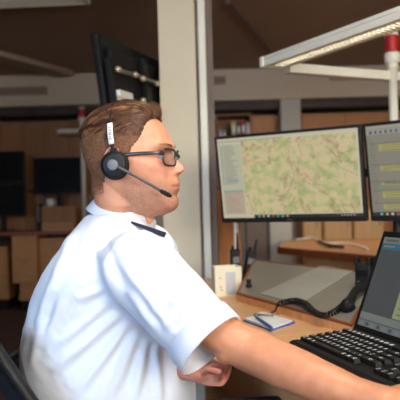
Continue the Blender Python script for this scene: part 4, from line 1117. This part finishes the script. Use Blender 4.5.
def strand(bm, pts, r0, mi, seg=3):
    pts = [HM @ (p*mm) for p in pts]; n_ = len(pts); rg = []
    for i in range(n_):
        t_ = (pts[min(i+1, n_-1)]-pts[max(i-1, 0)])
        if t_.length < 1e-7: return
        t_.normalize(); a_ = t_.orthogonal().normalized() if i == 0 else (a_-t_*a_.dot(t_)).normalized(); b_ = t_.cross(a_); r = r0*(1-.75*i/(n_-1))
        rg.append([bm.verts.new(pts[i]+a_*(math.cos(2*math.pi*k/seg)*r)+b_*(math.sin(2*math.pi*k/seg)*r)) for k in range(seg)])
    for i in range(n_-1):
        for k in range(seg):
            f = bm.faces.new((rg[i][k], rg[i][(k+1) % seg], rg[i+1][(k+1) % seg], rg[i+1][k])); f.material_index = mi
random.seed(11)
# long swept hair on top, in locks
def skull_top(px_, py_):
    for zt2 in range(136, 70, -1):
        Fz, Bz, Wz = sinterp(basef, zt2), sinterp(backf, zt2), sinterp(widf, zt2); cxx = (Fz+Bz)/2
        if ((px_-cxx)/((Fz-Bz)/2))**2+(py_/Wz)**2 <= 1: return zt2
    return 70
cnt = 0
while cnt < 420:
    x_ = random.uniform(-90, 85); y_ = random.uniform(-72, 66); zz_ = skull_top(x_, y_)
    p0_ = V((x_, y_, zz_))
    if zz_ < 74 or not in_hair(p0_): continue
    cnt += 1; L_ = random.uniform(34, 60) if zz_ > 100 else random.uniform(16, 28)
    wob = V((random.uniform(-.10, .10), random.uniform(-.22, .22), random.uniform(-.10, .12))); mi_ = 1 if random.random() < .30 else 0; lift = random.uniform(.2, .5); tk_ = random.uniform(.6, 1.15)
    for q_ in range(13):
        p = p0_+V((random.gauss(0, 2.2), random.gauss(0, 2.2), 0)); p.z = skull_top(p.x, p.y) if zz_ > 100 else p.z
        n_ = V((p.x/110**2, p.y/80**2, (p.z-35)/104**2)).normalized(); tk = thick(p)
        d = V((-1, -.30 if p.y < 8 else .3, -.1)) if p.z > 92 else V((-.8, 0, -.6))
        d = (d-n_*d.dot(n_)).normalized(); q = p+n_*tk*tk_*.9; pts = [q]; dirn = (d+n_*lift).normalized(); m_ = 7
        for k in range(m_):
            q = q+dirn*(L_/m_); pts.append(q); rad = q-V((-4, 0, 35)); nn_ = V((rad.x/110**2, rad.y/80**2, rad.z/104**2)).normalized()
            dirn = (dirn+wob*.35-nn_*(max(0, dirn.dot(nn_))*.8+.06)).normalized()
            if dirn.dot(nn_) < -.2: dirn = (dirn-nn_*(dirn.dot(nn_)+.12)).normalized()
        strand(hb, pts, random.uniform(.00055, .0009), mi_ if random.random() < .85 else 0)
# quiff at front
for k in range(620):
    y_ = random.uniform(-55, 50); zb_ = 113-abs(y_)*.28+random.uniform(-2, 12); 
    p = V((76-abs(y_)**1.6*.03+random.uniform(-8, 5), y_, zb_)); q = p; pts = [q]; dirn = V((.35, random.uniform(-.2, .3), .9)).normalized()
    L_ = random.uniform(22, 38)
    for j in range(6):
        q = q+dirn*(L_/6); pts.append(q); dirn = (dirn+V((-.42, .06, -.12))).normalized()
    strand(hb, pts, random.uniform(.0004, .0007), 1 if random.random() < .45 else 0)
# short sides and nape
cnt = 0
while cnt < 5200:
    Z = random.uniform(-60, 88); th = random.uniform(0, 2*math.pi)*1.0; p = head_pt(th, Z)
    if not in_hair(p+V((random.uniform(-1, 6), 0, 0))): continue
    cnt += 1; n_ = head_n(th, Z); L_ = interp([(-60, 3), (0, 4), (50, 7), (88, 12)], p.z)*random.uniform(.7, 1.2)
    d = V((-.45, 0, -.9)); d = (d-n_*d.dot(n_)).normalized(); q = p+n_*thick(p)*.7
    pts = [q, q+(d+n_*.45).normalized()*L_*.5, q+(d+n_*.35).normalized()*L_]
    strand(hb, pts, random.uniform(.0003, .0005), 1 if random.random() < .3 else 2)
# neck-line fuzz
for k in range(3600):
    z_ = random.uniform(-64, 0); a_ = random.uniform(-1.35, 1.2)
    p = V((-25-59.5*math.cos(a_), 60*math.sin(a_), z_)); n_ = V((-math.cos(a_), math.sin(a_), 0))
    if z_ < -38-random.random()*26 or p.x > -38-.4*(z_+64)*0: continue
    pts = [p, p+V((0, 0, -2))+n_*1.2, p+V((0, 0, -4))+n_*1.6]; strand(hb, pts, .0005, 2)
me = bpy.data.meshes.new('hair'); hb.to_mesh(me); hb.free()
obj_me('hair', me, ['hair', 'hair2', 'hair_s'], man, True)
# eyebrows, following the brow ridge
def face_at(y_, Z):
    lo, hi = 0.0, 1.5
    for _ in range(24):
        m_ = (lo+hi)/2
        if abs(head_pt(m_, Z).y) < abs(y_): lo = m_
        else: hi = m_
    return head_pt(math.copysign(lo, y_), Z).x
for s_ in (-1, 1):
    bb = B()
    for k in range(230):
        u = random.random(); y_ = s_*(13+u*33); z_ = 41+4*math.sin(u*2.4)+random.uniform(-2.6, 2.6)*(1-.5*u)
        p = V((face_at(y_, z_)+.6, y_, z_)); y2 = y_+s_*4; p2 = V((face_at(y2, z_+1)+.9, y2, z_+1)); strand(bb, [p, p2], .0004, 0)
    me = bpy.data.meshes.new('eyebrow'); bb.to_mesh(me); bb.free(); obj_me('eyebrow', me, ['hair2'], man)

# ---------------- shirt
sb = B(); torso(sb, 0, [.545+i*.0185 for i in range(30)], 72)
HC_ = P(207.5, 341, 1.135)     # centre of the sleeve hem
ad = (HC_-SR).normalized()
tube(sb, [SR-ad*.035+V((0, .02, -.02)), SR-ad*.01+V((0, .004, -.004)), SR+ad*.03, lerp(SR, HC_, .5), lerp(SR, HC_, .85), HC_, HC_+ad*.02], [.060, .070, .075, .072, (.069, .064), (.071, .066), (.071, .066)], 40, cap=True)
HL_ = lerp(SL, EL, .75)
tube(sb, [SL+V((-.0, -.08, .01)), SL+V((0, -.01, 0)), lerp(SL, EL, .35), HL_], [.060, .072, .070, .068], 32)
ell(sb, SR+V((-.02, .05, -.008)), (.078, .085, .056))
ell(sb, SL+V((-.02, -.04, -.008)), (.078, .08, .056))
# neck opening rises towards the collar
me = bpy.data.meshes.new('shirt'); bmesh.ops.recalc_face_normals(sb, faces=sb.faces); sb.to_mesh(me); sb.free()
me = remesh(me, .0042, 9, .6)
bm = B(); bm.from_mesh(me); bpy.data.meshes.remove(me); bm.normal_update()
def fold(p, A_, B_, amp, wid, taper=True):
    """ridge along the segment A_-B_"""
    ab = B_-A_; t_ = (p-A_).dot(ab)/ab.length_squared
    if t_ < 0 or t_ > 1: return 0
    dist = (p-(A_+ab*t_)).length; e_ = math.sin(math.pi*t_)**.6 if taper else 1
    return amp*e_*(math.exp(-(dist/wid)**2)-.55*math.exp(-((dist-wid*1.9)/wid)**2))
folds = []
def F2(a_, b_, y_, amp, wid): folds.append((P(*a_, y_), P(*b_, y_), amp, wid))
random.seed(5)
yn = 1.23
for a_, b_, am, wd in [((112, 300), (60, 345), .006, .012), ((122, 312), (50, 372), .007, .012), ((130, 322), (78, 392), .006, .011), ((138, 330), (110, 398), .007, .012), ((146, 338), (135, 400), .006, .010), ((156, 345), (160, 400), .006, .010), ((108, 288), (75, 300), .004, .010),
                  ((104, 262), (120, 310), .005, .012), ((96, 240), (112, 285), .004, .012), ((70, 235), (50, 300), .004, .011), ((85, 215), (62, 250), .003, .010), ((58, 262), (34, 330), .004, .010), ((46, 300), (30, 370), .004, .010), ((66, 290), (40, 350), .004, .010)]:
    F2(a_, b_, yn, am, wd)
for a_, b_, am, wd in [((125, 268), (175, 335), .005, .010), ((140, 252), (190, 318), .0035, .010), ((128, 290), (160, 335), .005, .009), ((160, 330), (200, 300), .004, .009), ((148, 312), (190, 290), .003, .009), ((150, 262), (215, 325), .003, .009), ((175, 340), (205, 310), .003, .008)]:
    F2(a_, b_, 1.08, am, wd)
for v in bm.verts:
    p = v.co; dsp = 0
    dx = 0
    for A_, B_, am, wd in folds:
        # compare in the plane seen from the side: ignore depth
        pa = V((p.x, A_.y, p.z))
        # correct for depth parallax of the near side
        k_ = A_.y/p.y; pa = V((p.x*k_, A_.y, HC+(p.z-HC)*k_))
        if p.y < 1.45: dsp += fold(pa, A_, B_, am*1.0, wd*.8)
    dsp += .0020*noise.noise(p*14)+.0013*noise.noise(V((p.x*22+p.z*30, p.y*14, p.z*16-p.x*20)))+.0006*noise.noise(V((p.x*60+p.z*70, p.y*30, p.z*30-p.x*40)))
    # sleeve hem band
    tt = (p-SR).dot(ad)/((HC_-SR).length)
    v.co = p+v.normal*dsp
# open the sleeve hem
dele = []
for f in bm.faces:
    c = f.calc_center_median(); s = (c-HC_).dot(ad)
    rad = (c-HC_-ad*s).length
    if s > .010 and rad < .085 and c.y < 1.26: dele.append(f)
bmesh.ops.delete(bm, geom=dele, context='FACES')
me = bpy.data.meshes.new('shirt'); bm.to_mesh(me); bm.free()
shirt = obj_me('shirt', me, 'shirt', man, True)
so = shirt.modifiers.new('solid', 'SOLIDIFY'); so.thickness = .0022; so.offset = -1
# hem stitched band of sleeve
bm = B(); aa = V((0, 0, 1)); aa = (aa-ad*aa.dot(ad)).normalized(); b_ = ad.cross(aa)
def ringp(s, rr_, k, n_=48): 
    th = 2*math.pi*k/n_; return HC_+ad*s+aa*math.cos(th)*rr_[0]+b_*math.sin(th)*rr_[1]
n_ = 48
prs = [(-.026, (.0715, .0665)), (-.025, (.0735, .0685)), (.013, (.0740, .069)), (.0145, (.0725, .0675)), (.013, (.0708, .0658)), (-.026, (.069, .064))]
rg = [[bm.verts.new(ringp(s-.002, rr_, k)) for k in range(n_)] for s, rr_ in prs]
for i in range(len(rg)):
    for k in range(n_): bm.faces.new((rg[i][k], rg[i][(k+1) % n_], rg[(i+1) % len(rg)][(k+1) % n_], rg[(i+1) % len(rg)][k]))
obj('sleeve_hem', bm, 'shirt', shirt, True)
# collar: band around neck, higher at the back, folded over
cb = B(); n_ = 64; cc0 = P(126, 210.5, 1.42)
tilt_c = Matrix.Rotation(math.radians(25), 3, 'Y')
def colp(th, lvl):
    c_, s_ = math.cos(th), math.sin(th)   # th 0 front, pi back
    back = (1-c_)/2
    r_ = (.0665, .0695, .074, .086, .083, .066)[lvl]
    z_ = (.006, .009, .004, lerp(-.040, -.030, back), lerp(-.043, -.033, back), -.022)[lvl]
    return cc0+tilt_c @ V((c_*r_, s_*r_*.98, z_))
rg = [[cb.verts.new(colp(2*math.pi*k/n_, l)) for k in range(n_)] for l in range(6)]
for l in range(6):
    for k in range(n_):
        cb.faces.new((rg[l][k], rg[l][(k+1) % n_], rg[(l+1) % 6][(k+1) % n_], rg[(l+1) % 6][k]))
obj('collar', cb, 'shirt', shirt, True)
# shoulder strap: dark navy
e0 = P(131, 223, 1.335); e1 = P(164, 237.5, 1.29)
ed = (e1-e0).normalized()
bm = B(); sd = V((0, -1, .15)).normalized(); sn = ed.cross(sd).normalized()
hull(bm, [e0+sn*.001-sd*.006, e0+sn*.001+sd*.006, e1+sd*.009, e1-sd*.009], [e0-sn*.004-sd*.006, e0-sn*.004+sd*.006, e1-sn*.011+sd*.009, e1-sn*.011-sd*.009])
obj('shoulder_strap', bm, 'navy', shirt, label='dark navy shoulder strap')
# trousers and shoes
tb = B()
ell(tb, (-.20, TY, .525), (.185, .19, .105))
for s_ in (-1, 1):
    hp = V((-.17, TY+s_*.10, .505)); kn = V((.20, TY+s_*.13+.03, .532)); an = V((.20, TY+s_*.13+.03, .09))
    tube(tb, [hp, lerp(hp, kn, .5), kn], [.096, .084, .068], 24, cap='round'); tube(tb, [kn, lerp(kn, an, .35), an], [.066, .066, .054], 20, cap='round')
me = bpy.data.meshes.new('trousers'); bmesh.ops.recalc_face_normals(tb, faces=tb.faces); tb.to_mesh(me); tb.free(); me = remesh(me, .008, 3); obj_me('trousers', me, 'trouser', man, True)
for s_ in (-1, 1):
    bm = B(); an = V((.20, TY+s_*.13+.03, 0)); tube(bm, [an+V((-.03, 0, .05)), an+V((.06, 0, .045)), an+V((.17, 0, .035))], [(.05, .042), (.044, .045), (.034, .042)], 20, cap='round'); obj('shoe', bm, 'black', man, True)

# ------------------------------------------------------------------ glasses
Rh = Matrix.Rotation(hyaw, 3, 'Z')
gl = thing('eyeglasses', tuple(hpt(120, 0, 20)), 'dark-rimmed rectangular eyeglasses worn by the man', 'glasses')
for s_ in (-1, 1):
    def lp(a_, b_): return hpt(116.5-abs(s_*33+a_)**1.8*.009, s_*33+a_, 15+b_)
    ring = []
    for k in range(48):
        th = 2*math.pi*k/48; c_, q_ = math.cos(th), math.sin(th); e = 2/3.6
        ring.append(lp(26.5*math.copysign(abs(c_)**e, c_), 18.5*math.copysign(abs(q_)**e, q_)))
    bm = B(); tube(bm, ring+[ring[0], ring[1]], .0023, 8, cap=False); obj('rim', bm, 'frame_g', gl, True)
    bm = B(); c = lp(0, 0); vs = [bm.verts.new(p) for p in ring]; vs2 = [bm.verts.new(p-(Rh @ V((.0012, 0, 0)))) for p in ring]
    bm.faces.new(vs); bm.faces.new(vs2[::-1])
    for k in range(48): bm.faces.new((vs[k], vs[(k+1) % 48], vs2[(k+1) % 48], vs2[k]))
    obj('lens', bm, 'lens', gl)
    hz = hpt(111, s_*62, 33)
    bm = B(); tube(bm, [lp(s_*25.5, 8), hpt(106, s_*66, 23.5), hpt(94, s_*76, 23.5), hpt(60, s_*82, 23), hpt(10, s_*83, 21), hpt(-12, s_*82, 12)], [(.0046, .0018)]*2+[(.0040, .0016)]*4, 8); obj('temple', bm, 'frame_g', gl, True)
bm = B(); tube(bm, [hpt(115.5, -9, 20), hpt(120.5, 0, 23), hpt(115.5, 9, 20)], .0019, 8); obj('bridge', bm, 'frame_g', gl, True)

# ------------------------------------------------------------------ headset
hs = thing('headset', tuple(hpt(0, -88, 0)), 'black single-ear headset with a microphone boom worn by the man', 'headset')
ear = hpt(2, -92, -1)
Rc2 = Rh @ Matrix.Rotation(.10, 3, 'Z')
fwd = Rc2 @ V((1, 0, 0)); out = Rc2 @ V((0, -1, 0))
bm = B(); tube(bm, [ear-out*.012, ear-out*.008, ear-out*.001, ear+out*.003], [.026, .0305, .0305, .026], 36); obj('ear_cushion', bm, 'black_m', hs, True)
bm = B(); tube(bm, [ear+out*.0031, ear+out*.007, ear+out*.010, ear+out*.0115], [.0275, .0275, .024, .020], 36); obj('ear_cup', bm, 'black', hs, True)
bm = B(); tube(bm, [ear+out*.0118, ear+out*.017, ear+out*.0185], [.0115, .0115, .0095], 24); obj('pivot', bm, 'gray_p', hs, True, 'dark grey pivot hub')
m0 = ear+out*.015
m1 = P(169.5, 195.5, 1.295)
mb = [m0+V((.006, 0, -.002)), lerp(m0, m1, .35)+V((0, -.004, .002)), lerp(m0, m1, .7)+V((0, -.003, .001)), m1-(m1-m0).normalized()*.020]
bm = B(); tube(bm, [V(p) for p in spline([tuple(p) for p in mb], 6)], [(.0030, .0024)]*19, 10); obj('microphone_boom', bm, 'boom_g', hs, True)
bm = B(); md = (m1-m0).normalized(); tube(bm, [m1-md*.022, m1-md*.018, m1-md*.002, m1+md*.002], [.003, .0046, .0050, .0035], 14, cap='round'); obj('microphone', bm, 'black_m', hs, True)
# head band: over the crown
bp_ = []
for a_ in range(0, 181, 6):
    r_ = math.radians(a_); bp_.append(hpt(2-20*math.sin(r_)**.7 if a_ not in (0, 180) else 2, -92*math.cos(r_)*(1 if a_ < 20 or a_ > 160 else .985), 20+133*math.sin(r_)**.78 if 0 < a_ < 180 else 20))
def bandtube(pts, w, t__, name, m_, par, lb=None):
    bm = B(); tube(bm, pts, [(w/2, t__/2)]*len(pts), 10, up=tuple(Rh @ V((1, 0, 0)))); return obj(name, bm, m_, par, True, lb)
bandtube(bp_[2:-1], .0045, .0022, 'headband', 'black', hs)
s0, s1 = hpt(0, -93, 26), bp_[5]
yk = [ear+(Rh @ V((0, 0, .024)))+out*.004, hpt(0, -94.5, 34), bp_[2]+out*.0015, bp_[4]+out*.002, bp_[5]+out*.002]
bandtube([V(p) for p in spline([tuple(p) for p in yk], 5)], .0085, .0040, 'slider_arm', 'black', hs)
for q in (-1, 1):
    bm = B(); tube(bm, [ear+out*.002+(Rh @ V((q*.010, 0, .022))), ear+out*.003+(Rh @ V((q*.004, 0, .034)))], .003, 8, cap='round'); obj('yoke', bm, 'black', hs, True)
st = [hpt(-1.5, -96, 47), hpt(-6, -95, 72), hpt(-9.5, -92, 96)]
# follow the slider: sample the band by height
def band_at(zrel):
    best = None
    pl = [V(p) for p in spline([tuple(p) for p in bp_[:9]], 10)]
    for p in pl:
        h = (HMI @ p)*1000
        if best is None or abs(h.z-zrel) < best[0]: best = (abs(h.z-zrel), p)
    return best[1]
stp = [band_at(z_)+out*.0052 for z_ in (44, 54, 64, 74, 84, 92)]
lb = bandtube(stp, .0125, .0028, 'sticker', 'paper', hs, 'white sticker')
random.seed(9)
for k, z_ in enumerate((56, 61, 66, 71, 76, 81)):
    c = band_at(z_)+out*.0068
    bm = B(); box(bm, c, (.0050 if k % 2 else .0062, .0006, .0022), Rh @ Matrix.Rotation(.15+.3*(k % 2), 3, 'Y')); obj('sticker_mark', bm, 'gray_p', hs)

# ------------------------------------------------------------------ light
def area(name, loc, target, sx, sy, power, col, spread=180):
    l = bpy.data.lights.new(name, 'AREA'); l.shape = 'RECTANGLE'; l.size = sx; l.size_y = sy; l.energy = power; l.color = col; l.spread = math.radians(spread)
    o = bpy.data.objects.new(name, l); COL.objects.link(o); o.location = loc
    d = V(target)-V(loc); o.rotation_euler = d.to_track_quat('-Z', 'Y').to_euler(); return o
area('daylight_window_right', (1.6, Y0+.02, 1.65), (.9, 2, 1.2), 2.7, 1.35, 98, (1.0, .94, .85), 120)
area('daylight_window_left', (-2.0, Y0+.02, 1.65), (-.4, 1.4, .85), 1.9, 1.35, 26, (.50, .70, 1.0), 70)
area('added_overhead_fill', (.35, .75, CZ-.05), (0, 1.4, 1.0), .9, .6, 18, (1.0, .95, .88), 120)  # added fill from above the man, no fixture there
area('added_overhead_fill_back', (1.2, 4.9, CZ-.05), (1.2, 4.9, 0), 1.6, .5, 26, (1.0, .88, .72), 170)  # added warm fill for the rear of the room, no fixture there
w = bpy.data.worlds.new('world'); scene.world = w; w.use_nodes = True
bg = w.node_tree.nodes['Background']; sky = w.node_tree.nodes.new('ShaderNodeTexSky'); sky.sky_type = 'NISHITA'; sky.sun_disc = False; sky.sun_elevation = math.radians(35)
w.node_tree.links.new(sky.outputs[0], bg.inputs['Color']); bg.inputs['Strength'].default_value = .08
scene.view_settings.view_transform = 'Standard'; scene.view_settings.look = 'None'; scene.view_settings.gamma = 1
scene.view_settings.use_curve_mapping = False; scene.view_settings.exposure = 0
